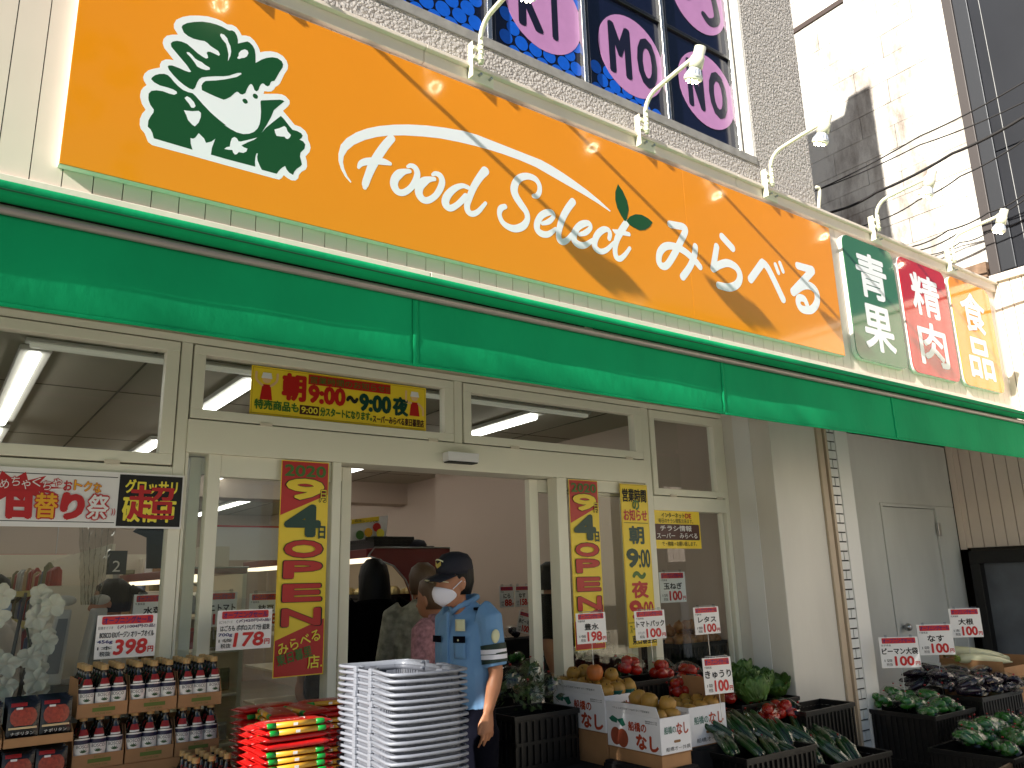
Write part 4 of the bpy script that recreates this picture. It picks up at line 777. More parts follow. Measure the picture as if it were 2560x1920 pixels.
for i in range(nB):
    o = bk if i == 0 else copy_tree(bk)
    o.location = (1.418+random.uniform(-.003, .003)+.0005*math.sin(i), -1.075+random.uniform(-.003, .003), ztop-.0203*i); o.rotation_euler = (random.uniform(-.004, .004), random.uniform(-.004, .004), -.05+random.uniform(-.012, .012))
    o['label'] = 'light grey plastic shopping basket, %s from the top of the stack' % nth(i)
# --- crates
def crate_mesh(W_, D_, H_):
    mb = MB().box(0, W_, 0, D_, 0, .008).box(.012, W_-.012, .012, .016, .008, H_-.03).box(.012, W_-.012, D_-.016, D_-.012, .008, H_-.03).box(.012, .016, .016, D_-.016, .008, H_-.03).box(W_-.016, W_-.012, .016, D_-.016, .008, H_-.03)
    for z0, z1 in ((.008, .03), (H_*.5-.008, H_*.5+.008), (H_-.03, H_)):
        mb.box(0, W_, 0, .008, z0, z1).box(0, W_, D_-.008, D_, z0, z1).box(0, .008, .008, D_-.008, z0, z1).box(W_-.008, W_, .008, D_-.008, z0, z1)
    for axis, L_, o in (('x', W_, D_), ('y', D_, W_)):
        n = max(3, int(L_/.038))
        for i in range(n+1):
            p = min(L_-.016, max(0, i*L_/n-.006))
            for q in (.0005, o-.0075):
                if axis == 'x': mb.box(p, p+.014, q, q+.007, .03, H_-.03)
                else: mb.box(q, q+.007, p, p+.014, .03, H_-.03)
    return mb.mesh('body', black)
def crate(x, y, z, W_, D_, H_, label, rz=0):
    t = thing('plastic_crate', label, 'crate', (x, y, z), rz, 'black plastic produce crates')
    inst('body', crate_mesh(W_, D_, H_), t)
    MB().box(-.008, W_+.008, -.008, .0, H_-.022, H_+.002).box(-.008, W_+.008, D_, D_+.008, H_-.022, H_+.002).box(-.008, 0, 0, D_, H_-.022, H_+.002).box(W_, W_+.008, 0, D_, H_-.022, H_+.002).build('rim', black, t, bevel=.002)
    return t
film = glass_mat('clear_bag_film', (250, 252, 251), 1.6, .1)
def bag(t, rx, ry, rz, c=(0, 0, 0), tie=None, redm=None):
    mb = MB(); o = random.Random(hash((round(rx, 3), round(c[0], 3))) & 255)
    mb.ball(c, (rx, ry, rz), 16, 10, .1); mb.build('bag_film', film, t)
    if tie:
        a = Vector(tie); d = (a-Vector(c)).normalized(); 
        fr = MB()
        for k_ in range(7):
            an = k_*.9; e = a+d*.03+Vector((math.cos(an), math.sin(an)*.7, math.sin(an*2))).normalized()*.02
            fr.add([a, a+d*.012+Vector((math.cos(an+.4), math.sin(an+.4), 0))*.006, e], [(0, 1, 2)])
        fr.build('bag_tail', film, t); MB().tube([a-d*.003, a+d*.004], .006, 8).build('red_tie', bred, t, True)
cuc = M('cucumber_skin', (34, 66, 26), .35, var=.35, vsc=14, bump=.3, bs=70, stretch=(1, 1, .3)); pep = M('green_pepper_skin', (44, 104, 34), .25, var=.25, vsc=9); egg = M('aubergine_skin', (34, 22, 38), .15, var=.3, vsc=6)
def make_cuc():
    t = thing('cucumber_bag', '', 'cucumbers', group='bagged cucumbers')
    for k_, (a, b) in enumerate(((-.03, 0), (0, .012), (.03, 0))):
        MB().tube([(a, b, -.1), (a, b+.002, -.09), (a*1.05, b, -.03), (a*1.05, b+.003, .04), (a*.9, b, .085), (a*.8, b, .1)], [.006, .0125, .016, .0155, .0115, .004], 10).build('cucumber', cuc, t, True)
    bag(t, .052, .03, .115, tie=(0, 0, .118)); return t
def make_pep():
    t = thing('pepper_bag', '', 'green peppers', group='bagged green peppers'); rg = random.Random(4)
    for k_ in range(7):
        c = (rg.uniform(-.05, .05), rg.uniform(-.035, .035), rg.uniform(-.03, .03)); mb = MB(); an = rg.uniform(0, 3)
        d = Vector((math.cos(an), math.sin(an), rg.uniform(-.5, .5))).normalized(); c = Vector(c)
        mb.tube([c-d*.04, c-d*.034, c-d*.012, c+d*.015, c+d*.034, c+d*.038], [.006, .019, .024, .022, .013, .004], 9).build('pepper', pep, t, True)
    bag(t, .098, .075, .062, tie=(.01, 0, .075)); return t
def make_egg():
    t = thing('aubergine_bag', '', 'aubergines', group='bagged aubergines'); rg = random.Random(9)
    for k_ in range(4):
        c = Vector((rg.uniform(-.02, .02), (k_-1.5)*.042, rg.uniform(-.01, .015))); d = Vector((1, rg.uniform(-.2, .2), rg.uniform(-.2, .2))).normalized()
        MB().tube([c-d*.075, c-d*.07, c-d*.03, c+d*.02, c+d*.06, c+d*.072, c+d*.085], [.006, .016, .027, .026, .015, .014, .004], 10).build('aubergine', egg, t, True)
    bag(t, .108, .098, .05, tie=(-.1, 0, .03)); return t
def scatter(proto, spots, fmt):
    for i, (x, y, z, rx, ry, rz) in enumerate(spots):
        o = proto if i == 0 else copy_tree(proto)
        o.location = (x, y, z); o.rotation_euler = (rx, ry, rz); o['label'] = fmt(i); q_ = random.uniform(.88, 1.1); o.scale = (q_*random.uniform(.94, 1.06), q_, q_*random.uniform(.94, 1.06))
carton(2.89, 3.085, -.868, -.512, .642, .056, .056, 'low upturned carton under the nearest pear carton', 'support_carton', False, False)
# pear cartons
pw = M('carton_white', (226, 226, 230), .6, var=.04, vsc=4); pearm = M('pear_skin', (170, 128, 54), .5, var=.15, vsc=40, bump=.08, bs=200); pearo = M('orange_pear_skin', (180, 100, 40), .5, var=.15, vsc=40); trayt = M('tray_turquoise', (28, 120, 112), .6); pbrn = M('print_pear_brown', (150, 72, 48), .6, var=.1, vsc=30); pgr = M('print_leaf_green', (32, 104, 84), .6); pora = M('print_orange_red', (168, 62, 34), .6)
def pear_carton(x0, x1, y0, y1, z0, z1, flap, label, backflap=0):
    t = thing('pear_carton', label, 'carton', (x0, y0, z0), group='white pear cartons'); W_, D_, H_ = x1-x0, y1-y0, z1-z0; th = .005
    box('base', (0, W_, 0, D_, 0, th), kraftd, t)
    lw = box('long_wall', (0, th, 0, D_, th, H_), pw, t, .001); fw = box('end_wall', (th, W_-th, 0, th, th, H_), pw, t, .001); box('end_wall', (th, W_-th, D_-th, D_, th, H_), pw, t, .001); box('long_wall', (W_-th, W_, 0, D_, th, H_), pw, t, .001)
    if flap: MB().add([(0, 0, H_+.001), (0, D_, H_+.001), (-.012, D_-.01, H_+flap), (-.012, .008, H_+flap)], [(0, 3, 2, 1)]).build('side_flap', pw, t, thick=.003)
    if backflap: MB().add([(W_, 0, H_+.001), (W_, D_, H_+.001), (W_+.012, D_-.01, H_+backflap), (W_+.012, .008, H_+backflap)], [(0, 3, 2, 1)]).build('inner_flap', kraft, t, thick=.003)
    # prints on the long wall (faces -X): u runs from the far end to the near end
    def onlong(body, u0, u1, v0, v1, mat, bold=0):
        v, f, _, _ = text_shape(body); mb = MB()
        for k_, (dx, dz) in enumerate(((0, 0), (bold, 0), (-bold, 0), (0, bold), (0, -bold))): mb.add([(-.0008-.0001*k_, D_*(1-(u0+(u1-u0)*a))-dx, H_*(v0+(v1-v0)*b)+dz) for a, b in v], f)
        mb.build('lettering', mat, lw)
    onlong('船橋の', .42, .75, .55, .80, pora, .0015); onlong('なし', .56, .95, .1, .48, pora, .004)
    for i, (u, v, s) in enumerate(((.17, .33, .125), (.3, .30, .13))):
        P = [(u+s*.82*math.cos(2*math.pi*j/20), v+s*2.0*math.sin(2*math.pi*j/20)) for j in range(20)]
        MB().add([(-.0008-.0003*i, D_*(1-a), H_*b) for a, b in P], [tuple(range(20))]).build('pear_print', pbrn, lw)
    for i, P in enumerate(([(.05, .8), (.12, .9), (.22, .82), (.2, .7), (.1, .72)], [(.2, .8), (.32, .86), (.37, .68), (.3, .62), (.25, .72)])):
        MB().add([(-.0015-.0003*i, D_*(1-a), H_*b) for a, b in P], [tuple(range(len(P)))]).build('leaf_print', pgr, lw)
    for v0 in (.86, .81): onlong('農家直送 おいしい梨', .74, .95, v0, v0+.03, inkk)
    if flap:
        v, f, _, _ = text_shape('お買得品につき お早めにお召上がり下さい')
        MB().add([(-.0135*.5-.003, D_*(.15+.7*a), H_+flap*(.55-.18*b)) for a, b in v], f).build('lettering', inkk, lw)
    T('船橋の', W_*.12, H_*.56, W_*.38, H_*.2, -.001, pgr, fw, .01); T('なし', W_*.52, H_*.5, W_*.4, H_*.32, -.001, pora, fw, .03); T('船橋才一共撰', W_*.15, H_*.1, W_*.8, H_*.11, -.001, inkk, fw)
    MB().prism(rrect(W_*.42, W_*.64, H_*.3, H_*.37, .006), -.001, -.0003).build('hand_hole', kraftd, fw)
    return t
pear_carton(2.885, 3.09, -.873, -.508, .70, .864, .05, 'nearest white pear carton with open flap and pear print facing left')
pear_carton(2.88, 3.13, -.503, -.09, .752, .93, .055, 'rear white pear carton holding pears on turquoise trays')
pear_carton(3.36, 3.65, -.62, -.3, .64, .835, 0, 'right white pear carton behind the cucumber bags', .12)
sup = carton(2.885, 3.125, -.5, -.1, .602, .148, .148, 'upturned carton raising the rear pear carton', 'support_carton', False, False)
def make_pear(mat):
    t = thing('pear', '', 'pear', group='pears in white cartons')
    MB().lathe([(.004, -.036), (.02, -.038), (.036, -.025), (.042, 0), (.037, .024), (.02, .036), (.006, .033)], n=16).build('fruit', mat, t, True); MB().tube([(0, 0, .032), (.003, .002, .045)], .0025, 5).build('stalk', bark0, t)
    return t
bark0 = M('stalk_brown', (74, 54, 34), .8)
pr1 = make_pear(pearm); spots = []
for r_ in range(5):
    for c in range(3): spots.append((2.93+c*.078+.0, -.46+r_*.085, .952+random.uniform(-.004, .006), random.uniform(-.6, .6), random.uniform(-.6, .6), random.uniform(0, 6)))
for c, r_ in ((0, 1), (1, 2), (1, 3), (0, 3), (1, .4)): spots.append((2.965+c*.078, -.42+r_*.085, 1.008, random.uniform(-.6, .6), random.uniform(-.6, .6), random.uniform(0, 6)))
scatter(pr1, spots, lambda i: 'brown pear in the rear carton, %s row from the front, %s from left' % (nth(i//3), ORD[i % 3]) if i < 15 else 'brown pear on top of the rear carton heap, %s from the front' % ORD[i-15])
pr2 = make_pear(pearm); spots = []
for r_ in range(4):
    for c in range(2): spots.append((2.94+c*.085+.015*(r_ % 2), -.82+r_*.085, .855+random.uniform(-.005, .008), random.uniform(-.5, .5), random.uniform(-.5, .5), random.uniform(0, 6)))
spots += [(2.98, -.72, .918, .3, .2, 1), (2.99, -.63, .922, .1, .4, 2), (3.03, -.79, .905, .3, .1, 0)]
scatter(pr2, spots, lambda i: 'brown pear in the nearest carton, %s row, %s' % (nth(i//2), ('left', 'right')[i % 2]) if i < 8 else 'brown pear on top of the nearest carton heap, %s' % ORD[i-8])
pr3 = make_pear(pearm); scatter(pr3, [(3.42+c*.085, -.57+r_*.09, .81+.01*c, .3*c, .2, r_) for r_ in range(3) for c in range(3)], lambda i: 'brown pear in the right carton, %s row, %s from left' % (nth(i//3), ORD[i % 3]))
op = make_pear(pearo); op.location = (2.915, -.40, 1.035); op.scale = (1.05,)*3; op['label'] = 'single orange brown pear topping the rear carton at left'
for i in range(5):
    tt = MB()
    for c in range(2): tt.lathe([(.028, 0), (.042, .03), (.044, .03)], (2.985+c*.085+.012*i, -.47+i*.085, .918), 14, False)
    o = tt.build('fruit_tray', trayt, None, True, thick=.002); tag(o, 'turquoise moulded pear tray, %s from the front of the rear carton' % ORD[i], 'tray', 'turquoise pear trays')
# tomatoes
tomm = M('tomato_skin', (176, 34, 24), .16, var=.12, vsc=10)
def make_tom():
    t = thing('tomato_pack', '', 'tomatoes', group='bagged tomatoes')
    for k_, (a, b, c) in enumerate(((-.045, -.03, 0), (.03, -.04, 0), (-.005, .035, .002), (.07, .025, 0), (-.02, -.005, .045), (.045, .0, .045))):
        MB().ball((a, b, c), (.036, .036, .031), 14, 9).build('tomato', tomm, t, True)
    bag(t, .115, .085, .07, (.01, 0, .02), (-.11, 0, .06)); return t
scatter(make_tom(), [(3.38, -.16, 1.0, 0, .2, 0), (3.63, -.17, .955, 0, .1, .4), (3.83, -.2, .91, .1, 0, 1.2), (3.62, -.3, .87, 0, 0, .2), (3.78, -.33, .845, 0, .1, 2), (4.02, -.3, .80, .1, 0, .7), (4.2, -.34, .775, 0, 0, 0), (4.28, -.52, .70, .1, .1, 1.6), (4.12, -.53, .695, 0, 0, .6)], lambda i: 'clear bag of red tomatoes, %s of those trailing from the pears to the lettuce' % ORD[i])
crate(3.3, -.28, .602, .5, .24, .34, 'black crate under the rear tomato bags', 0)
crate(3.8, -.42, .362, .52, .36, .38, 'black crate under the front tomato bags', 0)
# lettuce
letm = M('lettuce_leaf', (74, 108, 44), .5, var=.4, vsc=14, sub=.0)
def make_let():
    t = thing('lettuce', '', 'lettuce', group='green lettuce heads'); rg = random.Random(2)
    MB().ball((0, 0, 0), (.065, .06, .052), 16, 10, .05).build('heart', letm, t, True)
    for k_ in range(9):
        an = k_*.72; g = MB(); tl = rg.uniform(.4, 1.1)
        def lp(u, v):
            w_ = .075*math.sin(math.pi*(.15+.8*v))*(2*u-1); r = .05+.04*v; z = -.045+.11*v*math.cos(tl*.4)+.008*math.sin(u*17+v*9); rr2 = r+.02*math.sin(v*2.2)+.008*math.sin(u*23+k_)
            a2 = an+w_/r*.8; return (rr2*math.cos(a2), rr2*math.sin(a2), z)
        g.grid(10, 8, lp); g.build('leaf', letm, t, True)
    return t
scatter(make_let(), [(4.06, -.24, .90, 0, .3, 0), (4.2, -.3, .885, .2, .2, 1), (4.35, -.33, .85, 0, .3, 2), (4.28, -.2, .9, .3, 0, 3), (4.45, -.36, .82, .2, .3, 4), (4.42, -.24, .85, .1, .2, 5), (4.15, -.42, .82, .4, .2, 2.4)], lambda i: 'green lettuce head, %s from left behind the black crate' % ORD[i])
crate(4.02, -.43, .42, .545, .36, .34, 'black crate of lettuce beside the white pier', .0)
crate(4.3, -.66, .0, .52, .24, .72, 'tall black crate standing in front of the white pier', .03)
# cucumbers
spots = []
rg = random.Random(8)
for r_ in range(3):
    for c in range(7):
        spots.append((3.50+c*.155+.05*(r_ % 2)+rg.uniform(-.02, .02), -.74+r_*.1-.015*c, .655-.03*c*.8+r_*.055+rg.uniform(-.01, .015), R(-58)+rg.uniform(-.2, .2), rg.uniform(-.5, .3), rg.uniform(-.5, .4)))
scatter(make_cuc(), spots, lambda i: 'clear bag of cucumbers, %s from left in the %s row of the heap' % (ORD[i % 7], ('front', 'middle', 'rear')[i//7]))
crate(3.47, -.88, .2, .56, .36, .41, 'black crate under the left half of the cucumber heap', -.02); crate(4.06, -.95, .05, .56, .36, .46, 'black crate under the right half of the cucumber heap', -.03)
# right hand produce in front of the service door
crate(5.36, -.86, .0, .52, .5, .6, 'tall black crate holding the rear pepper bags', .0); crate(5.22, -1.36, .0, .42, .48, .44, 'lower black crate holding the front pepper bags', .04); crate(5.92, -.9, .0, .6, .55, .66, 'tall black crate holding the aubergine bags', .0)
brc = M('brown_crate_plastic', (120, 98, 74), .5, var=.15, vsc=20)
crate(5.66, -1.36, .0, .66, .44, .44, 'low black crate of peppers in front of the aubergines', .0)
o = crate(5.0, -1.72, .0, .55, .35, .42, 'brown slotted crate at the bottom right corner', .12)
for ch in o.children: ch.data.materials[0] = brc
spots = []
for r_ in range(3):
    for c in range(3): spots.append((5.44+c*.16, -.78+r_*.16, .60+.035*(1 if (r_+c) % 2 else 0)+.02*r_, rg.uniform(-.4, .4), rg.uniform(-.3, .3), rg.uniform(0, 6)))
for r_ in range(2):
    for c in range(3): spots.append((5.38+c*.19, -1.25+r_*.19, .455+.03*(1 if (r_+c) % 2 else 0), rg.uniform(-.4, .4), rg.uniform(-.3, .3), rg.uniform(0, 6)))
for c in range(3): spots.append((5.1+c*.16, -1.6, .43+.02*(c % 2), .2, .1, c*1.3))
for r_ in range(2):
    for c in range(4): spots.append((5.62+c*.17-.03*r_, -1.2+r_*.17, .50+.035*((r_+c) % 2), rg.uniform(-.4, .4), rg.uniform(-.3, .3), rg.uniform(0, 6)))
for c in range(4): spots.append((5.36+c*.13, -1.02+.02*(c % 2), .50+.03*(c % 2), rg.uniform(-.4, .4), .1, c))
def plab(i):
    if i < 9: return 'clear bag of green peppers in the tall crate, %s row, %s from left' % (ORD[i//3], ORD[i % 3])
    if i < 15: return 'clear bag of green peppers in the lower crate, %s row, %s from left' % (ORD[(i-9)//3], ORD[(i-9) % 3])
    if i < 18: return 'clear bag of green peppers over the brown crate, %s from left' % ORD[i-15]
    if i < 26: return 'clear bag of green peppers before the aubergines, %s row, %s from left' % (ORD[(i-18)//4], ORD[(i-18) % 4])
    return 'clear bag of green peppers between the two crates, %s from left' % ORD[i-26]
scatter(make_pep(), spots, plab)
spots = [(5.98+c*.17-.03*r_, -.8+r_*.17-.05*c, .69+.05*l_+.02*((r_+c) % 2)+.02*r_, rg.uniform(-.35, .35), rg.uniform(-.3, .3), rg.uniform(0, 6)) for l_ in range(2) for r_ in range(3) for c in range(4-l_)]
scatter(make_egg(), spots, lambda i: 'clear bag of dark aubergines, %s in the heap counted from the front left' % nth(i))
dk = M('daikon_skin', (214, 214, 176), .4, var=.08, vsc=12); dkg = M('daikon_green', (128, 152, 60), .5)
def make_dai():
    t = thing('daikon', '', 'radish', group='white daikon radishes')
    MB().tube([(-.17, 0, 0), (-.165, 0, 0), (-.1, 0, .004), (.02, 0, .002), (.12, 0, -.004), (.19, 0, -.01), (.225, 0, -.014)], [.012, .03, .037, .036, .028, .014, .004], 14).build('root', dk, t, True)
    tp = MB()
    for k_ in range(8): an = k_*.8; tp.tube([(-.165, .012*math.cos(an), .012*math.sin(an)), (-.2, .022*math.cos(an), .022*math.sin(an)+.004)], [.007, .004], 6)
    tp.build('leaf_stub', dkg, t, True); return t
scatter(make_dai(), [(6.62, -.52, .885, 0, .06, -.75), (6.52, -.66, .85, 0, .05, -.62), (6.82, -.45, .86, 0, 0, -.7), (6.95, -.55, .83, 0, .1, -.5)], lambda i: ('top daikon of the heap, pointing right', 'front daikon lying along the carton edge', 'daikon behind the top one', 'rightmost daikon lying in the brown box')[i])
carton(6.42, 7.05, -.85, -.4, .55, .26, .3, 'brown cardboard box of daikon at the right', 'daikon_carton', False, False)
box_t = table('black cloth table under the daikon carton', 6.4, 7.3, -.9, -.3, .545)
MB().add([(6.4, -.4, .82), (6.75, -.28, .80), (6.85, -.22, .92), (6.5, -.36, .94)], [(0, 1, 2, 3)]).build('carton_flap', kraft, [o for o in D.objects if o.name == 'daikon_carton'][0]).location = (-6.42, .85, -.55)
# herbs wrapped in film left of the right door post
hm = M('herb_leaf', (70, 90, 48), .6, var=.4, vsc=30)
for i, (x, y, z) in enumerate(((2.56, -.14, 1.0), (2.68, -.16, 1.03), (2.6, -.24, .93), (2.72, -.26, .96), (2.5, -.06, .95))):
    t = thing('greens_bag', 'crinkled clear bag of leafy greens beside the door post, %s from the back' % ORD[i], 'greens', (x, y, z), i*1.1, 'bagged leafy greens'); g = MB(); rq = random.Random(i)
    for k_ in range(70):
        a = Vector((rq.uniform(-.06, .06), rq.uniform(-.05, .05), rq.uniform(-.06, .06))); d = Vector((rq.uniform(-1, 1), rq.uniform(-1, 1), rq.uniform(-1, 1))).normalized()*.02; e = d.orthogonal().normalized()*.01
        g.add([a-d, a+e, a+d, a-e], [(0, 1, 2, 3)])
    g.build('leaves', hm, t); bag(t, .085, .07, .08, (0, 0, 0), (0, 0, .085))
crate(2.44, -.34, .602, .4, .3, .26, 'black crate under the leafy greens beside the door post', .0)

# ------------------------------------------------------------------ people
skin = M('skin', (172, 118, 86), .5, var=.05, vsc=30, sub=.15); hairb = M('hair_black', (9, 8, 8), .5, spec=.25, bump=.3, bs=90, stretch=(1, 1, .1)); haird = M('hair_brown', (92, 70, 50), .5, bump=.3, bs=90, stretch=(1, 1, .1))
eyem = M('eye_dark', (20, 16, 14), .3); maskw = M('mask_white', (226, 224, 232), .7, bump=.05, bs=60); maskb = M('mask_blue', (150, 172, 200), .7)
shoe = M('shoe_black', (18, 18, 20), .4)
def rotz(p, a, c=(0, 0)):
    x, y = p[0]-c[0], p[1]-c[1]; return (c[0]+x*math.cos(a)-y*math.sin(a), c[1]+x*math.sin(a)+y*math.cos(a), p[2])
def hand(mb, wrist, s, fwd=-.3, curl=.25):
    """hand hanging from a wrist: palm, four unequal bent fingers, thumb from the side of the palm; s = +1 left, -1 right"""
    w_ = Vector(wrist)
    mb.loft([(w_.x, w_.y, w_.z+.02, .021, .027), (w_.x, w_.y-.002, w_.z-.02, .017, .034), (w_.x, w_.y-.004, w_.z-.065, .015, .041), (w_.x, w_.y-.006, w_.z-.092, .012, .038)], 12)
    for k, (dy, L_) in enumerate(((-.033, .068), (-.011, .078), (.011, .072), (.031, .056))):
        b = Vector((w_.x, w_.y-.005+dy, w_.z-.082)); i = -s
        mb.tube([b, b+Vector((i*.004, dy*.12, -.3*L_)), b+Vector((i*(.012+.02*curl), dy*.2, -.68*L_)), b+Vector((i*(.022+.06*curl), dy*.22, -L_))], [.0095, .009, .0082, .006], 8)
    b = Vector((w_.x, w_.y-.028, w_.z-.02)); mb.tube([b, b+Vector((-s*.008, -.022, -.028)), b+Vector((-s*.014, -.03, -.055)), b+Vector((-s*.016, -.031, -.074))], [.012, .0115, .0095, .006], 8)
def person(label, loc, rz, top, bottom, hair=hairb, hstyle='short', sleeve=.22, yaw=0, lean=.05, mask=None, cap=None, armL=None, armR=None, vox=.011, sc=1.0, hand_l=True, apron=None):
    t = thing('person', label, 'person', loc, rz); t.scale = (sc,)*3
    HC = Vector((0, -lean, 1.535)); c2 = (0, -lean+.02)
    body = MB()
    head = MB().loft([(0, -lean-.012, 1.425, .036, .045), (0, -lean-.018, 1.445, .052, .068), (0, -lean-.012, 1.485, .067, .086), (0, -lean, 1.535, .074, .096), (0, -lean+.004, 1.58, .074, .096), (0, -lean+.006, 1.615, .062, .082), (0, -lean+.006, 1.64, .036, .05)], 18)
    head.loft([(0, -lean-.095, 1.475, .012, .012), (0, -lean-.112, 1.49, .015, .016), (0, -lean-.102, 1.515, .009, .012), (0, -lean-.094, 1.545, .006, .008)], 10)   # nose
    for s in (-1, 1): head.ball((s*.076, -lean+.012, 1.525), (.011, .02, .032), 10, 8)
    head.ball((0, -lean-.082, 1.452), (.026, .012, .008), 10, 6)   # lips
    head.v = [rotz(p, yaw, c2) for p in head.v]; body.add(head.v, head.f)
    body.loft([(0, -lean*.3+.012, 1.36, .075, .06), (0, -lean*.6+.012, 1.41, .05, .052), (0, -lean+.015, 1.46, .048, .05), (0, -lean+.012, 1.5, .045, .05)], 14)
    body.loft([(0, 0, .86, .15, .10), (0, .0, 1.03, .135, .098), (0, .005, 1.22, .155, .105), (0, .008, 1.34, .15, .085), (0, .01, 1.4, .08, .06)], 16)
    AL = armL or [(.165, .012, 1.365), (.215, .03, 1.12), (.225, -.015, .93)]; AR = armR or [(-.165, .012, 1.365), (-.215, .03, 1.12), (-.225, -.02, .93)]
    for A_, s in ((AL, 1), (AR, -1)):
        P = [Vector(A_[0]), Vector(A_[0]).lerp(Vector(A_[1]), .5), Vector(A_[1]), Vector(A_[1]).lerp(Vector(A_[2]), .35), Vector(A_[2])]
        body.tube(P, [.052, .046, .038, .039, .026], 12); hand(body, A_[2], s)
    for s in (-1, 1):
        body.loft([(s*.085, .0, .9, .085, .09), (s*.09, .0, .7, .07, .075), (s*.092, .004, .5, .05, .056), (s*.094, .014, .35, .05, .056), (s*.095, .018, .12, .033, .037), (s*.096, -.01, .05, .038, .06)], 14)
    body.build('body', skin, t, True, rem=vox)
    # clothing
    sh = MB().loft([(0, 0, .99, .172, .125), (0, 0, 1.06, .166, .122), (0, -.004, 1.16, .172, .128), (0, -.004, 1.27, .182, .132), (0, .0, 1.34, .178, .115), (0, .006, 1.39, .15, .088), (0, .01, 1.425, .085, .066), (0, -lean*.5+.012, 1.45, .064, .062)], 20)
    for A_, s in ((AL, 1), (AR, -1)):
        a, b, c = Vector(A_[0]), Vector(A_[1]), Vector(A_[2]); L1 = (b-a).length; P = [a+Vector((-s*.04, 0, .01)), a]; rr2 = [.07, .068]
        if sleeve <= L1: P.append(a.lerp(b, sleeve/L1)); rr2.append(.064)
        else: P += [b, b.lerp(c, min(.95, (sleeve-L1)/(c-b).length))]; rr2 += [.054, .042]
        sh.tube(P, rr2, 14)
    so = sh.build('shirt', top, t, True, rem=vox)
    tr_ = MB().loft([(0, 0, .84, .175, .128), (0, 0, .95, .174, .128), (0, 0, 1.0, .169, .124), (0, 0, 1.045, .164, .121)], 18)
    for s in (-1, 1): tr_.loft([(s*.09, 0, .9, .1, .115), (s*.092, 0, .7, .088, .095), (s*.094, .004, .45, .072, .078), (s*.095, .01, .2, .064, .07), (s*.096, .012, .06, .06, .068)], 16)
    tr_.build('trousers', bottom, t, True, rem=.014)
    for s in (-1, 1): MB().loft([(s*.097, -.045, 0, .045, .125), (s*.097, -.045, .03, .046, .126), (s*.097, -.02, .06, .042, .085), (s*.097, .02, .09, .04, .05)], 14).build('shoe', shoe, t, True)
    def H(mb): mb.v = [rotz(p, yaw, c2) for p in mb.v]; return mb
    for s in (-1, 1): H(MB().ball((s*.03, -lean-.088, 1.537), (.013, .006, .006), 10, 6)).build('eye', eyem, t, True)
    if hstyle == 'long':
        H(MB().loft([(0, -lean+.05, 1.22, .1, .055), (0, -lean+.055, 1.36, .105, .065), (0, -lean+.045, 1.48, .098, .085), (0, -lean+.018, 1.56, .094, .112), (0, -lean+.012, 1.62, .08, .1), (0, -lean+.012, 1.66, .045, .06), (0, -lean+.012, 1.668, .01, .012)], 18)).build('hair', hair, t, True)
    elif hstyle == 'tail':
        h = MB().loft([(0, -lean+.035, 1.47, .075, .075), (0, -lean+.02, 1.55, .086, .102), (0, -lean+.012, 1.62, .074, .094), (0, -lean+.012, 1.662, .03, .04)], 18); h.tube([(0, -lean+.1, 1.6), (0, -lean+.17, 1.56), (.02, -lean+.19, 1.45), (.04, -lean+.2, 1.38)], [.03, .035, .028, .006], 10); H(h).build('hair', hair, t, True)
    else:
        H(MB().loft([(0, -lean+.03, 1.475, .068, .066), (0, -lean+.03, 1.53, .08, .086), (0, -lean+.014, 1.585, .084, .1), (0, -lean+.008, 1.63, .07, .088), (0, -lean+.008, 1.66, .03, .04)], 18)).build('hair', hair, t, True)
    if mask:
        g = MB()
        HS = [(1.425, .036, .045, -.012), (1.445, .052, .068, -.018), (1.485, .067, .086, -.012), (1.535, .074, .096, 0)]
        def mp_(u, v):
            a = 2*u-1; z = 1.424+.088*v+(.55-v)*.034*abs(a)**1.5; k = 0
            while k < 2 and z > HS[k+1][0]: k += 1
            t_ = min(1, max(0, (z-HS[k][0])/(HS[k+1][0]-HS[k][0]))); rx, ry, oy = [HS[k][q]*(1-t_)+HS[k+1][q]*t_ for q in (1, 2, 3)]
            an = a*1.5*(.55+.45*math.sin(math.pi*(.12+.72*v)))
            nb = (.006+.026*math.exp(-(an*1.7)**2))*math.sin(math.pi*(.10+.72*v))
            return ((rx+.003)*math.sin(an), -lean+oy-(ry+.003+nb)*math.cos(an), z)
        g.grid(16, 8, mp_); mk = H(g).build('mask', mask, t, True, thick=.002)
        for s in (-1, 1): H(MB().tube([(s*.068, -lean-.045, 1.5), (s*.082, -lean+.0, 1.535), (s*.084, -lean+.02, 1.53)], .0022, 6)).build('ear_loop', mask, mk)
    return t, so, H, c2
blue = M('uniform_blue', (112, 152, 192), .8, var=.08, vsc=5, bump=.8, bs=11, spec=.2); navyc = M('uniform_navy', (8, 9, 20), .9, var=.1, vsc=8, spec=.08); capm = M('cap_navy', (14, 15, 30), .75, bump=.1, bs=200); gold = M('cap_emblem_gold', (178, 158, 74), .5); badge = M('badge_cream', (206, 206, 168), .6)
g, so, H, c2 = person('security guard in a light blue shirt, navy cap and white mask beside the baskets', (2.03, -.55, 0), R(-76), blue, navyc, yaw=R(-14), lean=.085, mask=maskw, vox=.0062, sc=1.01,
    armL=[(.178, .0, 1.37), (.212, .005, 1.13), (.19, -.035, .99)], armR=[(-.165, .012, 1.365), (-.2, .04, 1.12), (-.19, -.06, .96)], sleeve=.205)
g.scale = (.8, .86, .985)
l_ = .085
cp = H(MB().loft([(0, -l_+.006, 1.565, .084, .104), (0, -l_+.006, 1.595, .087, .107), (0, -l_+.006, 1.63, .08, .099), (0, -l_+.008, 1.655, .058, .074), (0, -l_+.008, 1.667, .02, .025)], 20)).build('cap', capm, g, True)
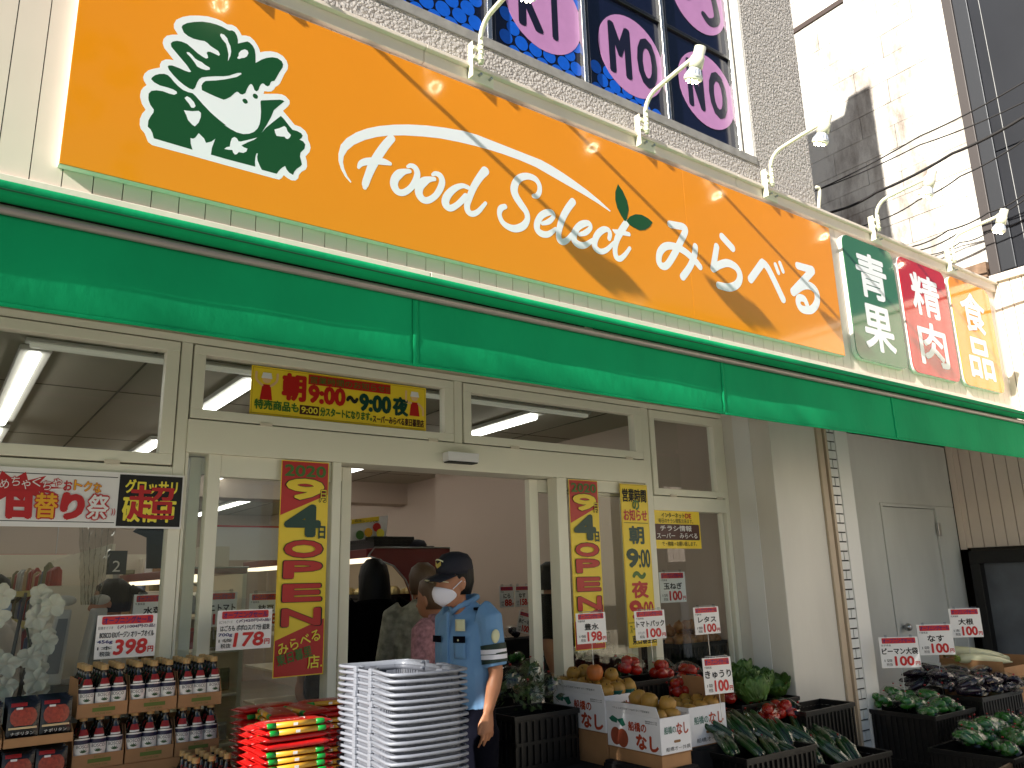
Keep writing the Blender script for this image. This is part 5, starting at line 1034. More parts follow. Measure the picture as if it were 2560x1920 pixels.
v = MB(); v.grid(14, 6, lambda u, q: ((u-.5)*.17*(1-.18*q*q), -l_-.085-.085*q*(1-(2*u-1)**2*.55)+.06*(2*u-1)**2*(1-q), 1.572-.03*q-.012*(2*u-1)**2))
H(v).build('visor', capm, cp, True, thick=.004)
v = MB(); v.tube([(-.085+.17*i/14, -l_-.17-.0+.09*(2*i/14-1)**2, 1.542-.012*(2*i/14-1)**2) for i in range(15)], .0022, 6); H(v).build('visor_piping', badge, cp)
v = MB(); v.grid(8, 3, lambda u, q: (-.03+.06*u, -l_-.1015+.006*abs(2*u-1), 1.592+.02*q+.012*abs(2*u-1))); H(v).build('emblem', gold, cp)
v = MB(); v.grid(8, 1, lambda u, q: (-.042+.084*u, -l_-.1025+.014*abs(2*u-1)**2, 1.618+.006*q+.01*(1-(2*u-1)**2))); H(v).build('emblem_arc', badge, cp)
def onchest(name, x, z, w_, h_, mat, par, y0=-.134, tilt=.0):
    m_ = MB(); m_.grid(4, 4, lambda u, q: (x+(u-.5)*w_, y0+1.1*(x+(u-.5)*w_)**2-.004, z+(q-.5)*h_)); return m_.build(name, mat, par, True, thick=.003)
pk = onchest('pocket_flap', .085, 1.285, .075, .028, navyc, so, -.142); onchest('button', .085, 1.283, .008, .008, badge, so, -.148)
onchest('pocket', .085, 1.24, .07, .07, blue, so, -.138); onchest('name_badge', .088, 1.345, .06, .05, badge, so, -.136); onchest('pocket_flap', -.085, 1.285, .075, .028, navyc, so, -.142)
MB().box(-.006, .006, -.145, -.13, 1.05, 1.4).build('placket', blue, so)
MB().box(.1, .165, -.045, -.005, 1.405, 1.418).build('epaulette', navyc, so, bevel=.004); MB().box(.145, .19, -.05, .0, 1.37, 1.404).build('epaulette', navyc, so, bevel=.004)
col = MB(); col.tube([(-.055, -.05, 1.435), (-.03, -.085, 1.425), (0, -.098, 1.40), (.03, -.085, 1.425), (.055, -.05, 1.435), (.06, .0, 1.45), (.04, .05, 1.462), (0, .065, 1.465), (-.04, .05, 1.462), (-.06, 0, 1.45), (-.055, -.05, 1.435)], .0135, 8); col.build('collar', blue, so, True)
arm0, arm1 = Vector((.178, .0, 1.37)), Vector((.212, .005, 1.13)); d_ = (arm1-arm0).normalized()
for a, b, mat, r in ((.12, .185, M('armband_green', (18, 44, 34), .6), .0695), (.140, .145, maskw, .0702), (.162, .167, maskw, .0702)):
    MB().tube([arm0+d_*a+Vector((0, 0, .008)), arm0+d_*b-Vector((0, 0, .006))], r, 18, False).build('armband', mat, so, True)
pt = MB(); pt.ball(tuple(arm0+d_*.075+Vector((.058, -.03, 0))), (.012, .03, .03), 12, 8); pt.build('shoulder_patch', badge, so, True)
blackc = M('cloth_black', (7, 7, 8), .95, spec=.05); flor = M('cloth_floral_grey', (150, 148, 130), .8, var=.5, vsc=22, detail=2); pinkc = M('cloth_pink_print', (168, 120, 128), .8, var=.4, vsc=40, detail=2); pale = M('cloth_pale', (190, 182, 172), .8); mauve = M('cloth_mauve', (120, 88, 84), .8)
person('customer with long black hair in black, seen from behind inside the entrance', (2.27, .85, 0), R(165), blackc, blackc, hstyle='long', sleeve=.4, armR=[(-.165, .012, 1.365), (-.24, -.02, 1.14), (-.25, -.2, 1.02)])
person('customer in a floral grey green blouse behind the guard', (2.36, .42, 0), R(150), flor, navyc, hair=haird, sleeve=.45, lean=.1, sc=.98)
person('customer in a pink patterned blouse just behind the guard', (2.285, .1, 0), R(200), pinkc, navyc, hair=haird, sleeve=.45, lean=.06, sc=.93)
person('staff member in black with an apron behind the right door leaf', (3.36, .55, 0), R(60), blackc, blackc, sleeve=.2, sc=.98)
person('masked customer behind the white orchids at the far left', (.3, 1.35, 0), R(35), pale, navyc, mask=maskb, sleeve=.4, sc=.97)
person('customer with a dark ponytail and pale top by the checkout', (.94, 1.35, 0), R(250), pale, navyc, hstyle='tail', sleeve=.3, sc=.95)
person('customer in mauve glimpsed between the left door stiles', (2.36, 1.75, 0), R(200), mauve, navyc, hstyle='long', sleeve=.4, sc=.97)
# basket carried by the customer in black
t = thing('hand_basket', 'black wire hand basket full of wrapped produce held inside the entrance', 'basket', (2.58, .62, .90)); 
inst('body', crate_mesh(.36, .26, .2), t); MB().tube([(.02, .13, .2), (.03, .13, .36), (.18, .13, .42), (.33, .13, .36), (.34, .13, .2)], .009, 8).build('handle', black, t, True)
mb = MB()
for k_ in range(12): mb.ball((random.uniform(.05, .31), random.uniform(.05, .21), .17+random.uniform(0, .05)), random.uniform(.03, .05), 8, 6, .2)
mb.build('wrapped_produce', M('wrapped_pale', (196, 176, 140), .3, var=.4, vsc=18), t)
# ------------------------------------------------------------------ shop furniture
redc = M('case_red', (112, 14, 18), .35, var=.05); casew = M('case_cream', (222, 214, 196), .5)
def case(label, x0, x1, y0, y1, zt, sm=None):
    t = thing('open_display_case', label, 'display case', (x0, y0, 0), group='red topped open display cases'); W_, D_ = x1-x0, y1-y0
    P = [(.0, zt-.06), (.05, zt), (W_, zt), (W_, 0), (W_*.55, 0), (W_*.55, zt-.5), (W_*.52, zt-.35), (W_*.44, zt-.235), (W_*.3, zt-.135)]
    MB().prism(P, 0, .03).build('side_panel', sm or redc, t, bevel=.003)
    MB().tube([(x, -.002, z) for x, z in (P[0], P[1])]+[(W_, -.002, zt)], .006, 6).build('edge_trim', steel, t); MB().tube([(P[i][0], -.002, P[i][1]) for i in (0, 8, 7, 6, 5)], .006, 6).build('edge_trim', steel, t)
    box('canopy', (.04, W_, .031, D_, zt-.045, zt-.003), redc, t, .004); box('canopy_front', (.0, .039, .031, D_, zt-.07, zt-.008), redc, t, .004); box('lamp_cover', (.05, .16, .04, D_, zt-.1, zt-.046), M('case_lamp', (250, 232, 200), .5, emit=.9), t)
    box('back_panel', (W_-.03, W_, .031, D_, 0, zt-.046), casew, t)
    for z in (.45, .78, 1.08, 1.32): box('shelf', (W_*.1 if z < 1 else W_*.3, W_-.031, .031, D_, z-.02, z), casew, t, .003)
    return t
case('red cool case with curved side panel behind the guard', 2.66, 3.36, 1.75, 4.6, 1.775); case('red topped case behind the left entrance glass', 1.5, 2.0, 2.4, 5.2, 1.66, glass); case('red topped meat case at the back with bluish lamp', 1.3, 2.2, 5.6, 7.5, 1.76, casew)
pal = M('produce_pale', (214, 198, 140), .4, var=.3, vsc=25); produce = [pal, M('produce_green', (96, 120, 60), .5, var=.4, vsc=20), M('produce_tan', (170, 140, 96), .5, var=.3, vsc=20), tomm]
k_ = 0
for z in (.80, 1.10, 1.335):
    for yy in (1.9, 2.35, 2.8, 3.3):
        t = thing('produce_basket', 'basket of wrapped vegetables, %s shelf of the red case, %s from front' % ({.8: 'low', 1.1: 'middle', 1.335: 'top'}[z], ORD[[1.9, 2.35, 2.8, 3.3].index(yy)]), 'basket', (2.78+(.1 if z > 1.2 else 0), yy, z), 0, 'produce baskets in the cool case')
        inst('body', crate_mesh(.3, .38, .1), t); rq = random.Random(k_); mb = MB()
        for q in range(14): mb.ball((rq.uniform(.04, .26), rq.uniform(.05, .33), .08+rq.uniform(0, .06)), (rq.uniform(.03, .05), rq.uniform(.03, .06), rq.uniform(.03, .045)), 8, 6, .12)
        mb.build('vegetables', produce[(k_*3) % 3 if z < 1.3 else 0], t); k_ += 1
# things on top of the cool case
for i, (x, y) in enumerate(((2.76, 1.86), (2.74, 2.5))): crate(x, y, 1.777, .33, .42, .085, 'dark crate lying on the red cool case, %s' % ('nearer', 'farther')[i], .0)
ht = thing('peaked_cap', 'dark peaked cap lying on top of the red cool case', 'cap', (3.14, 1.9, 1.777), .2); MB().loft([(0, 0, 0, .09, .08), (0, 0, .03, .088, .08), (.01, 0, .06, .06, .055), (.01, 0, .068, .02, .02)], 16).build('crown', capm, ht, True); MB().box(.06, .15, -.05, .05, .012, .018).build('peak', capm, ht, bevel=.004)
lf2 = thing('leaflet_board', 'tilted recipe leaflet board above the red cool case', 'poster', (2.5, 2.0, 1.82)); MB().add([(.0, 0, 0), (.43, 0, .05), (.44, -.01, .215), (.0, -.01, .15)], [(0, 1, 2, 3)]).build('sheet', papw, lf2, thick=.003)
MB().add([(.13, -.014, .14), (.36, -.016, .17), (.36, -.016, .205), (.13, -.014, .175)], [(0, 1, 2, 3)]).build('yellow_print', yel, lf2)
for i, (a, b, m_) in enumerate(((.2, .03, grnp), (.27, .05, oran), (.34, .09, redp), (.37, .045, yelT))): MB().prism(disc(a, b+.03, .035, 0, 12), -.02-.001*i, -.019-.001*i).build('picture_print', m_, lf2)
T('直接レンジOK', .15, .155, .2, .022, -.026, inkk, lf2); MB().tube([(.42, 0, 0), (.42, 0, -.05)], .003, 5).build('stand', wire, lf2)
# left: hanging meat sign, orchids, curtain, scales, shelves
ms = thing('hanging_sign', 'white hanging sign with red border and two red characters at the back left', 'sign', (.25, 6.0, 1.69)); box('board', (0, 1.0, 0, .03, 0, .2), papw, ms); box('red_border', (0, 1.0, -.004, .034, .2005, .22), redp, ms); T('精肉', .43, .03, .46, .15, -.003, redp, ms, .0)
for xx in (.1, .9): MB().tube([(xx, .015, .22), (xx, .015, 1.06)], .004, 5).build('hanger', wire, ms)
bd = thing('white_display_board', 'white board above the back shelves seen left of the tall poster', 'sign', (1.95, 3.5, 1.75)); box('board', (0, .7, 0, .02, 0, .3), papw, bd); MB().box(.0, .7, -.003, -.0005, .285, .3).build('red_border', redp, bd)
petal = M('orchid_petal', (222, 216, 200), .6, var=.06, vsc=12, sub=.1); stemm = M('orchid_stem', (74, 78, 54), .6)
oc = thing('white_orchids', 'tall white orchid spray tied to grey stakes inside the left window', 'flowers', (.36, .25, .95))
for a in ((-.06, .0), (.0, .015)): MB().tube([(a[0]+.0, a[1], -.1), (a[0]+.05, a[1], .28), (a[0]+.075, a[1], .56)], [.008, .008, .006], 8).build('stake', M('stake_grey', (84, 82, 78), .6), oc, True)
MB().tube([(.05, 0, -.05), (.055, -.01, .15), (.06, -.02, .3), (.03, -.03, .42)], .004, 6).build('stem', stemm, oc, True)
rq = random.Random(21)
for k_ in range(26):
    cx = rq.choice((-.085, -.05, .075, .1))+rq.uniform(-.03, .03); cz = .06+.022*k_+rq.uniform(-.03, .03); cz = min(cz, .55); cy = -.04+rq.uniform(-.03, .04); fl = MB()
    for q in range(5):
        an = q*1.257+rq.uniform(0, .4); L_ = rq.uniform(.042, .056)
        fl.grid(4, 4, lambda u, v: (cx+L_*v*math.cos(an)-(u-.5)*.05*math.sin(math.pi*(.1+.8*v))*math.sin(an), cy-.012*math.sin(v*2)+.006*math.sin(u*6+q), cz+L_*v*math.sin(an)+(u-.5)*.05*math.sin(math.pi*(.1+.8*v))*math.cos(an)))
    fl.build('blossom', petal, oc, True)
MB().lathe([(.1, 0), (.13, .05), (.12, .12)], (.03, 0, -.1), 16).build('wrapper', petal, oc, True)
table('dark table carrying the white orchids inside the window', .15, .6, .12, .45, .86)
cu_ = thing('plastic_curtain', 'crinkled clear plastic sheet hanging inside the left window', 'curtain', (.66, .5, 1.45)); g = MB()
g.grid(26, 24, lambda u, v: ((u-.5)*(.07+.12*v)+random.uniform(-.004, .004), .03*math.sin(u*34+v*5)+random.uniform(-.006, .006), .5*v)); g.build('sheet', glass_mat('curtain_film', (225, 226, 222), 1.55, .12), cu_)
mw = M('machine_white', (198, 196, 190), .45); mg = M('machine_grey', (120, 122, 124), .5)
for i, (x, y, lab) in enumerate(((.5, .62, 'white checkout machine nearer the orchids'), (.68, .66, 'white checkout machine nearer the window post'))):
    t = thing('checkout_machine', lab, 'register', (x, y, 1.1), .3*i); MB().add([(0, 0, 0), (.09, 0, 0), (.11, .03, .33), (.05, .03, .33), (0, .1, 0), (.09, .1, 0), (.11, .09, .33), (.05, .09, .33)], [(0, 1, 2, 3), (7, 6, 5, 4), (0, 4, 5, 1), (1, 5, 6, 2), (2, 6, 7, 3), (3, 7, 4, 0)]).build('body', mw, t, bevel=.008); MB().add([(.015, -.003, .05), (.075, -.003, .05), (.095, .02, .29), (.055, .02, .29)], [(0, 1, 2, 3)]).build('screen', mg, t); MB().ball((.08, .06, .37), (.05, .035, .025), 12, 8).build('display_head', mw, t, True)
MB().box(.45, .9, .58, .9, 0, 1.1).build('checkout_counter', M('counter_grey', (110, 108, 104), .6), None)
tag(D.objects['checkout_counter'], 'grey checkout counter under the white machines', 'counter')
n2 = thing('lane_number_sign', 'small dark checkout sign with white number two', 'sign', (.9, 1.3, 1.6)); box('plate', (-.05, .05, 0, .01, 0, .13), M('plate_dark', (58, 62, 70), .5), n2); T('2', -.022, .015, .04, .06, -.002, papw, n2)
# shelving gondola running to the back
gd = thing('shelf_gondola', 'shelf unit with packets running to the back of the shop at the left', 'shelves', (.62, 1.9, 0)); shm = M('shelf_cream', (196, 182, 140), .5)
for z in (.5, .8, 1.08, 1.3, 1.5): box('shelf', (0, .35, 0, 3.2, z, z+.025), shm, gd, .002); box('price_rail', (-.012, -.0005, 0, 3.2, z-.01, z+.03), M('rail_yellow', (206, 190, 110), .5), gd)
box('back', (.35, .37, 0, 3.2, 0, 1.8), casew, gd); box('end', (0, .35, -.02, -.0005, 0, 1.55), casew, gd)
pks = [M('packet_tan', (168, 140, 104), .5, var=.2, vsc=20), M('packet_red', (150, 50, 40), .4, var=.2, vsc=20), M('packet_olive', (120, 116, 80), .5, var=.3, vsc=20), M('packet_silver', (170, 170, 166), .3, .3, var=.2, vsc=20), M('packet_blue', (70, 84, 120), .4, var=.2, vsc=20)]
pm = [MB().loft([(0, 0, 0, .045, .03), (0, 0, .02, .05, .035), (0, 0, .13, .048, .03), (0, 0, .155, .048, .008)], 10, 3).mesh('packet', m_) for m_ in pks]
rq = random.Random(31)
for z, lev in ((1.105, 'middle'), (1.325, 'upper'), (1.525, 'top')):
    for i in range(20):
        o = inst('snack_packet', pm[rq.randrange(5)], None, (.69+rq.uniform(-.01, .01), 2.0+i*.15, z), (0, 0, rq.uniform(-.2, .2)+math.pi/2), (1, 1, rq.uniform(.75, 1.15)))
        tag(o, 'snack packet on the %s shelf, %s from the window' % (lev, nth(i)), 'packet', 'packets on the shelf unit')
# cards hung inside behind the left glass
for lab, nm, pr, x, z in (('white card for mizuna behind the olive oil price card', '水菜', '100', .90, 1.33), ('white card for tomatoes behind the spaghetti price card', 'ミニトマト', '158', 1.2, 1.33), ('white card for green soybeans beside the tall poster', '枝豆', '198', 1.43, 1.32)): card(lab, nm, pr, (x, .36, z), .17, .16, 0, 0, '1袋', .0)
for i, (nm, pr, x, z, y) in enumerate((('にら', '88', 3.29, 1.335, .9), ('なす', '158', 3.42, 1.335, .9), ('ピーマン', '128', 3.55, 1.335, .9), ('赤ピーマン', '100', 3.42, 1.16, .9), ('モロヘイヤ', '100', 3.22, .95, .45), ('おくら', '100', 3.40, .95, .45))): card('white %s yen card inside by the right door, %s' % (pr, ('under the guard cap level at left', 'middle of the upper row', 'right of the upper row', 'tilted below the upper row', 'lower left by the door stile', 'lower right behind the door stile')[i]), nm, pr, (x, y, z), .12 if y > .5 else .17, .14 if y > .5 else .18, 0, 0, '1袋', 0, roll=.25 if i == 3 else 0)
ps = case('low vegetable stand behind the right door leaf', 3.3, 4.6, 1.0, 1.6, 1.1) if False else None
vs_ = thing('vegetable_stand', 'tiered vegetable stand inside behind the right door leaf', 'stand', (3.1, .95, 0))
for i in range(3): box('tier', (0, 1.5, .18*i, .18*i+.2, 0, .75+.17*i), cloth, vs_)
for i in range(14):
    t = thing('vegetable_bag', 'clear bag of vegetables on the inside stand, %s from the left' % nth(i), 'vegetables', (3.16+.1*i, 1.0+.18*(i % 3), .8+.17*(i % 3)), i*.8, 'vegetable bags on the inside stand'); rq = random.Random(i+50); mb = MB()
    for q in range(6): mb.ball((rq.uniform(-.03, .03), rq.uniform(-.03, .03), rq.uniform(-.02, .02)), rq.uniform(.02, .035), 8, 6, .1)
    mb.build('contents', (pep, egg, produce[1], produce[2])[i % 4], t, True); bag(t, .065, .06, .055)
# onions inside the right window
onm = M('onion_skin', (168, 116, 66), .4, var=.25, vsc=20)
crate(4.2, .2, .62, .48, .36, .22, 'black crate of onions inside the right window, lower', 0); crate(4.2, .2, .845, .48, .36, .22, 'black crate of onions inside the right window, upper', 0); crate(4.2, .2, .2, .48, .36, .4, 'black crate at the bottom of the onion stack', 0)
om_ = MB().lathe([(.003, -.03), (.02, -.028), (.034, -.012), (.037, .002), (.03, .02), (.012, .033), (.004, .045)], n=12).mesh('onion', onm, True); rq = random.Random(12)
for i in range(34):
    l_ = i//14; o = inst('onion', om_, None, (4.25+(i % 7)*.064+rq.uniform(-.01, .01), .24+((i//7) % 4)*.075+rq.uniform(-.01, .01), 1.08+.05*(i//14)+rq.uniform(-.008, .01)), (rq.uniform(-.8, .8), rq.uniform(-.8, .8), 0))
    tag(o, 'brown onion inside the right window, %s layer, %s in it' % (('bottom', 'middle', 'top')[l_], nth(i % 14)), 'onion', 'onions inside the right window')

# fuller stock behind the left glass
gd2 = thing('wall_shelving', 'wall of packed shelves facing the street deep inside behind the left glass', 'shelves', (-.9, 4.25, 0))
for z in (.6, .9, 1.2, 1.48): box('shelf', (0, 3.1, 0, .4, z, z+.02), shm, gd2, .002); box('price_rail', (0, 3.1, -.012, -.0005, z-.012, z+.028), papw, gd2)
box('back', (0, 3.1, .4, .42, 0, 1.85), casew, gd2)
rq = random.Random(77)
for z, lev in ((.92, 'low'), (1.22, 'middle'), (1.5, 'top')):
    for i in range(25):
        o = inst('snack_packet', pm[rq.randrange(5)], None, (-.82+i*.118+rq.uniform(-.01, .01), 4.33, z), (0, 0, rq.uniform(-.25, .25)), (1, 1, rq.uniform(.8, 1.35)))
        tag(o, 'packet on the %s shelf of the wall shelving, %s from left' % (lev, nth(i)), 'packet', 'packets on the wall shelving')
for z, lev in ((1.1, 'lower'), (1.34, 'upper')):
    for i in range(16):
        o = inst('wrapped_food_pack', pm[(i*7+int(z*10)) % 5], None, (1.74+rq.uniform(-.02, .02), 2.5+i*.16, z), (0, 0, rq.uniform(-.3, .3)+math.pi/2), (1, 1, rq.uniform(.6, .95)))
        tag(o, 'food pack in the left red topped case, %s shelf, %s from the glass' % (lev, nth(i)), 'packet', 'packs in the left red topped case')
hb = thing('hanging_cloth_bundle', 'dark blue bundle hanging upside down inside the left window', 'bundle', (1.02, .9, 1.62)); MB().loft([(0, 0, 0, .05, .04), (0, 0, .08, .055, .045), (0, 0, .16, .06, .05), (0, 0, .19, .13, .09), (.01, 0, .21, .12, .08), (0, 0, .26, .07, .05), (0, 0, .3, .09, .06)], 14).build('cloth', M('bundle_navy', (34, 38, 54), .8, var=.3, vsc=12, bump=.5, bs=20), hb, True); MB().tube([(0, 0, .3), (0, 0, 1.13)], .003, 5).build('string', wire, hb)
for i in range(9):
    an = i*.7; t = MB().tube([(.03*math.cos(an), .02*math.sin(an), .28), (.06*math.cos(an), .05*math.sin(an), .36)], [.006, .002], 5).build('tassel', MATS['bundle_navy'], hb)

rq = random.Random(91)
for z, lev in ((.47, 'lowest'), (.8, 'second'), (1.1, 'third'), (1.34, 'highest')):
    for i in range(4):
        o = inst('wrapped_food_pack', pm[(i*3+int(z*10)) % 5], None, (1.63+i*.085, 2.47+rq.uniform(0, .02), z), (0, 0, rq.uniform(-.3, .3)), (.8, 1, rq.uniform(.6, 1.0)))
        tag(o, 'food pack behind the glass end of the left case, %s shelf, %s from left' % (lev, ORD[i]), 'packet', 'packs in the left red topped case')
for i in range(7):
    o = inst('carton_on_case', MB().box(-.09, .09, -.12, .12, 0, .13).mesh('carton_on_case', (casew, kraft, papw)[i % 3]), None, (1.78, 2.6+i*.33, 1.665), (0, 0, rq.uniform(-.1, .1)), (1, 1, rq.uniform(.7, 1.3)))
    tag(o, 'closed carton on top of the left red topped case, %s from the glass' % ORD[i], 'carton', 'cartons on the left case')

CABLES=[([(10.2,2.399,7.064),(10.2,0.797,7.17),(10.2,-0.502,7.248)],0.01),([(10.35,2.489,7.146),(10.35,0.882,7.129),(10.35,-0.412,7.077)],0.009),([(10.5,2.267,6.77),(10.5,1.641,6.798),(10.5,0.564,6.89),(10.5,-0.332,6.967)],0.02),([(10.65,1.762,6.437),(10.65,1.156,6.508),(10.65,0.576,6.606),(10.65,-0.234,6.743)],0.01),([(10.8,1.401,5.94),(10.8,0.904,5.99),(10.8,0.379,6.035),(10.8,-0.067,6.106)],0.01),([(10.95,1.37,5.909),(10.95,0.819,5.971),(10.95,0.479,6.018),(10.95,-0.005,6.097)],0.01),([(11.1,1.297,5.85),(11.1,0.904,5.886),(11.1,0.536,5.893),(11.1,0.088,5.905)],0.008)]

# ------------------------------------------------------------------ neighbouring wing on the right
nb = thing('neighbour_wing', 'cream clad wing projecting at the right with a plank siding wall', 'building', (8.49, 0, 0))
box('core', (.026, 4, -4.35, .298, 1.72, 4.3), darkgap, nb); box('lower_wall', (.2, 4, -4.35, .298, 0, 1.72), M('grey_wall', (110, 110, 110), .8, var=.1), nb)
pl = MB().box(0, .022, -.0505, .0505, 0, 2.6).mesh('siding_plank', cream)
y = .29-.0544
while y > -4.3:
    inst('siding_plank', pl, nb, (.003, y, 1.715)); y -= .1087
box('corner_board', (-.012, .002, .235, .298, 1.7, 2.77), cream, nb, .003)
box('top_trim_board', (-.035, 4, -4.36, -.411, 4.315, 4.39), trimm, nb, .004)
dc = thing('display_case', 'black framed display board with cloudy grey pane under the siding', 'display case', (8.45, 0, 0))
MB().box(-.06, .1, -4.2, .19, 1.56, 1.68).box(-.06, .1, .1, .19, .15, 1.5599).box(-.06, .1, -4.2, -4.11, .15, 1.5599).box(-.06, .1, -4.11, .1, .15, .25).build('frame', M('black_metal', (14, 14, 15), .4), dc, bevel=.004)
box('pane', (.03, .05, -4.11, .1, .25, 1.56), M('cloudy_grey_pane', (92, 98, 106), .5, var=.35, vsc=3), dc)
# ------------------------------------------------------------------ tall neighbours behind
def wall_mat():
    m = M('old_white_render', (222, 218, 208), .8)
    nt = m.node_tree; b = nt.nodes['Principled BSDF']; N = nt.nodes.new; L = nt.links.new; tc = N('ShaderNodeTexCoord')
    n1 = N('ShaderNodeTexNoise'); n1.inputs['Scale'].default_value = 1.1; n1.inputs['Detail'].default_value = 9; n1.inputs['Roughness'].default_value = .72; mp = N('ShaderNodeMapping'); mp.inputs['Scale'].default_value = (1, 1.2, .45); L(tc.outputs['Object'], mp.inputs[0]); L(mp.outputs[0], n1.inputs['Vector'])
    cr = N('ShaderNodeValToRGB'); cr.color_ramp.elements[0].position = .28; cr.color_ramp.elements[0].color = lin((104, 84, 70)); cr.color_ramp.elements[1].position = .56; cr.color_ramp.elements[1].color = lin((224, 220, 210))
    L(n1.outputs[0], cr.inputs[0]); L(cr.outputs[0], b.inputs['Base Color'])
    n2 = N('ShaderNodeTexNoise'); n2.inputs['Scale'].default_value = 40; L(tc.outputs['Object'], n2.inputs['Vector'])
    bp = N('ShaderNodeBump'); bp.inputs['Strength'].default_value = .3; bp.inputs['Distance'].default_value = .02; L(n2.outputs[0], bp.inputs['Height']); L(bp.outputs[0], b.inputs['Normal'])
    return m
wm = wall_mat()
fb = thing('white_block_building', 'tall old white rendered building with stained panel joints behind the fascia', 'building', (12, 0, 0))
box('core', (.06, 9, .86, 16, 0, 15.5), M('joint_dark', (74, 64, 58), .9), fb)
for r in range(28):
    z0 = 4.0+r*.415; off = (.0, .55)[r % 2]
    y = .86
    while y < 9:
        y1 = min(9, y+(1.1 if y > .9 else 1.1-off)); 
        box('render_panel', (random.uniform(-.004, .004), .06, y+.004, y1-.004, z0+.004, z0+.411), wm, fb); y = y1
box('rain_band', (-.03, .0, 2.5, 9, 11.25, 11.34), M('dark_brown_metal', (66, 52, 46), .6), fb)
rust = M('rusty_metal', (132, 106, 84), .8, var=.4, vsc=9, bump=.3, bs=30)
gp = thing('rusty_gutter', 'rusty perforated gutter angle at the foot of the white building', 'gutter', (11.7, 0, 0))
MB().box(-.02, .25, .86, 2.6, 5.62, 5.72).build('angle', rust, gp); MB().box(-.03, .02, .86, 2.6, 5.4, 5.62).build('web', rust, gp)
for i in range(4): MB().ball((-.06, 1.05+i*.28, 5.3-.03*i), .055, 10, 8).build('insulator', white, gp, True)
gb = thing('grey_metal_building', 'dark grey metal clad building face at the upper right', 'building', (11.8, 0, 0))
gm = M('grey_metal_panel', (38, 40, 45), .35, 0, var=.2, vsc=.7, spec=.25); gdk = M('dark_metal_trim', (66, 60, 58), .5, .2)
box('edge_trim', (-.04, .2, .72, .86, 0, 16), gdk, gb, .01); box('edge_trim', (-.02, .2, .52, .7199, 0, 16), M('dark_metal_trim_two', (52, 54, 58), .4, .4), gb, .01)
for z0, z1 in ((0, 7.3), (7.31, 10.9), (10.91, 16)): box('metal_panel', (0, .2, -1.4, .5199, z0, z1), gm, gb, .01)
box('light_line', (-.006, .0, .364, .370, 5.0, 16), M('pale_line', (170, 170, 168), .4), gb)
bs = thing('blue_sign_board', 'blue board with pale edge at the top right corner', 'sign', (11.7, -.5, 0))
box('board', (0, .1, -1.6, .0, 7.6, 12), M('blue_sheet', (22, 66, 150), .3), bs); box('pale_edge', (-.01, .1, .0, .06, 7.2, 12), M('yellowish_edge', (196, 190, 160), .4), bs)
dr = thing('dark_canopy_edge', 'dark brown metal roof edge peeking over the fascia beside the roughcast wall', 'roof edge', (0, 0, 0))
MB().prism([(5.56, 4.42), (6.75, 4.42), (6.75, 4.5), (6.5, 4.56), (5.56, 4.62)], .25, 1.2).build('sheet', MATS['dark_brown_metal'], dr)
pp = MB().tube([(5.50, -.42, 4.30), (5.52, -.43, 4.42), (5.545, -.43, 4.50), (5.535, -.43, 4.535), (5.505, -.43, 4.53)], .014, 8).build('vent_pipe', lampw, None, True); tag(pp, 'short cream hooked pipe at the corner of the roughcast wall', 'pipe')
# overhead cables
cab = M('black_cable', (30, 27, 26), .6)
for i, (pts, r) in enumerate(CABLES):
    P = []
    for k in range(len(pts)-1):
        for s_ in range(6):
            t_ = s_/6; a, b = Vector(pts[k]), Vector(pts[k+1]); P.append(a.lerp(b, t_)+Vector((0, 0, -.03*4*t_*(1-t_))))
    P.append(Vector(pts[-1])); d = (P[-1]-P[-2]).normalized()*9; P.append(P[-1]+d); d = (P[0]-P[1]).normalized()*5; P = [P[0]+d]+P
    o = MB().tube(P, r, 6).build('overhead_cable', cab, None, True)
    tag(o, '%s overhead cable crossing in front of the white building' % ('highest thin', 'second thin', 'thick black', 'loose lower', 'lower wavy', 'fifth', 'lowest')[i], 'cable', 'overhead cables')
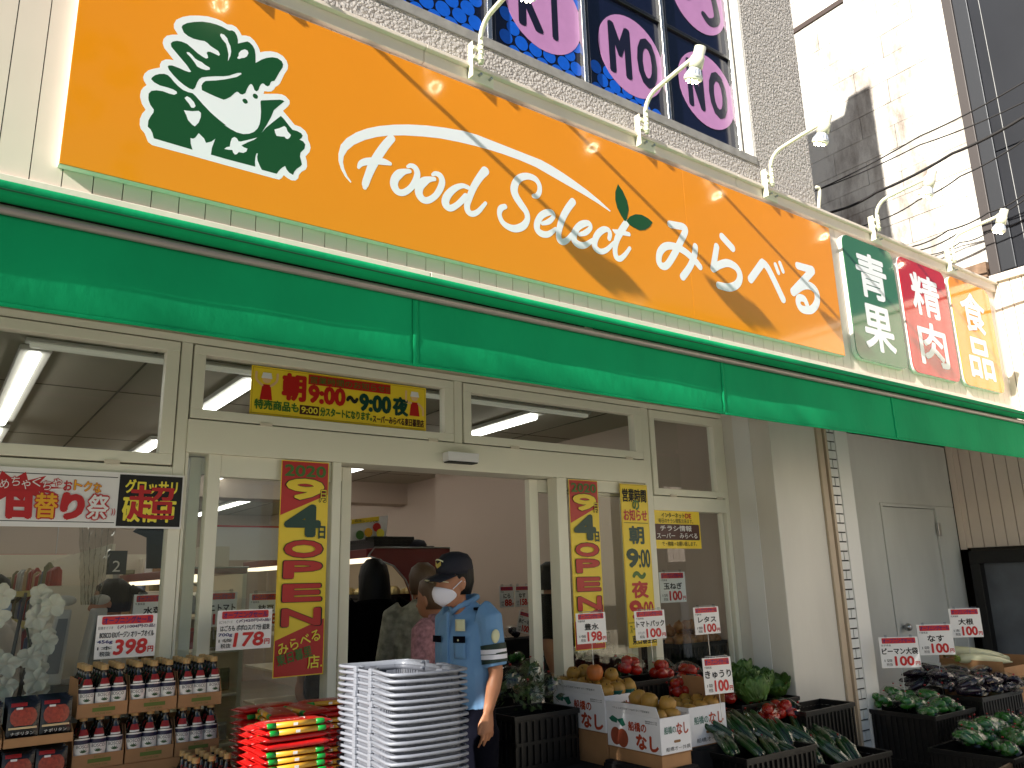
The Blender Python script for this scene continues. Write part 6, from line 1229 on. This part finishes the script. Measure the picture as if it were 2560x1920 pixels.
# ------------------------------------------------------------------ across the street (seen only in reflections)
ac = thing('opposite_building', 'cream building across the street seen in the shop glass reflections', 'building', (10.5, -7.2, 0))
om = M('opposite_cream', (214, 202, 178), .8, var=.06, vsc=.5); og = M('opposite_window', (60, 74, 92), .15)
box('wall', (0, 22, -12, 0, 0, 6.4), om, ac)
for r in range(2):
    for c in range(4):
        f = box('window', (-.06, .0, -2.4-c*2.6, -1.2-c*2.6, 1.2+r*2.7, 2.5+r*2.7), white, ac); box('pane', (-.08, -.061, -2.3-c*2.6, -1.3-c*2.6, 1.3+r*2.7, 2.4+r*2.7), og, f)
box('cornice', (-.15, 22, -12.1, .1, 6.4, 6.6), om, ac)
# ------------------------------------------------------------------ unseen tree, added to shade the produce and the awning's right end
tr = thing('added_shade_tree', 'leafy tree added out of view at the kerb to shade the produce and awning end', 'tree', (-5.0, -3.3, 0))
bark = M('bark', (92, 76, 62), .9, var=.25, vsc=8, bump=.5, bs=30)
tm = MB().tube([(0, 0, -.1), (.05, .02, 1.6), (-.02, .05, 3.0), (.1, 0, 4.4), (.05, .05, 5.6)], [.17, .13, .11, .07, .03], 12)
for a in range(9):
    an = a*2.4; z = 3.0+a*.34; L_ = 2.3-.1*a; tm.tube([(.02, .02, z), (L_*.5*math.cos(an), L_*.5*math.sin(an)*.15, z+.5), (L_*math.cos(an), L_*math.sin(an)*.15, z+1.0)], [.05, .035, .012], 7)
tm.build('trunk', bark, tr, True)
lf = MB(); rnd = random.Random(5)
def in_crown(x, z):  # crown outline shaped so its shade spares the baskets and the lit valance
    if x < -8.88 or x > -.8: return False
    top = 7.47 if x < -5.0 else 7.47+.5*min(1, (x+5.0)/.5); bot = 7.45-.62*(x+9.135) if x < -7.15 else max(4.6, 6.4-(x+7.15)*2.2)
    return bot < z < top
for i in range(9500):
    while True:
        x, z, d = (rnd.uniform(-8.88, -.8) if i % 5 else rnd.uniform(-8.88, -7.0)), rnd.uniform(4.5, 8.0), rnd.uniform(-.42, .42)
        if in_crown(x, z) and noise.noise(Vector((x*1.3, z*1.3, d*3))) > -.3: break
    c = Vector((x+5.0+4.35*d, d, z-2.5*d))
    a = Vector((rnd.uniform(-1, 1), rnd.uniform(-1, 1), rnd.uniform(-.6, .6))).normalized()*.1; b = a.orthogonal().normalized()*.055
    lf.add([c-a, c+b, c+a, c-b], [(0, 1, 2, 3)])
lf.build('crown', M('leaf_green', (62, 96, 40), .6, var=.3, vsc=3), tr)['kind'] = 'stuff'
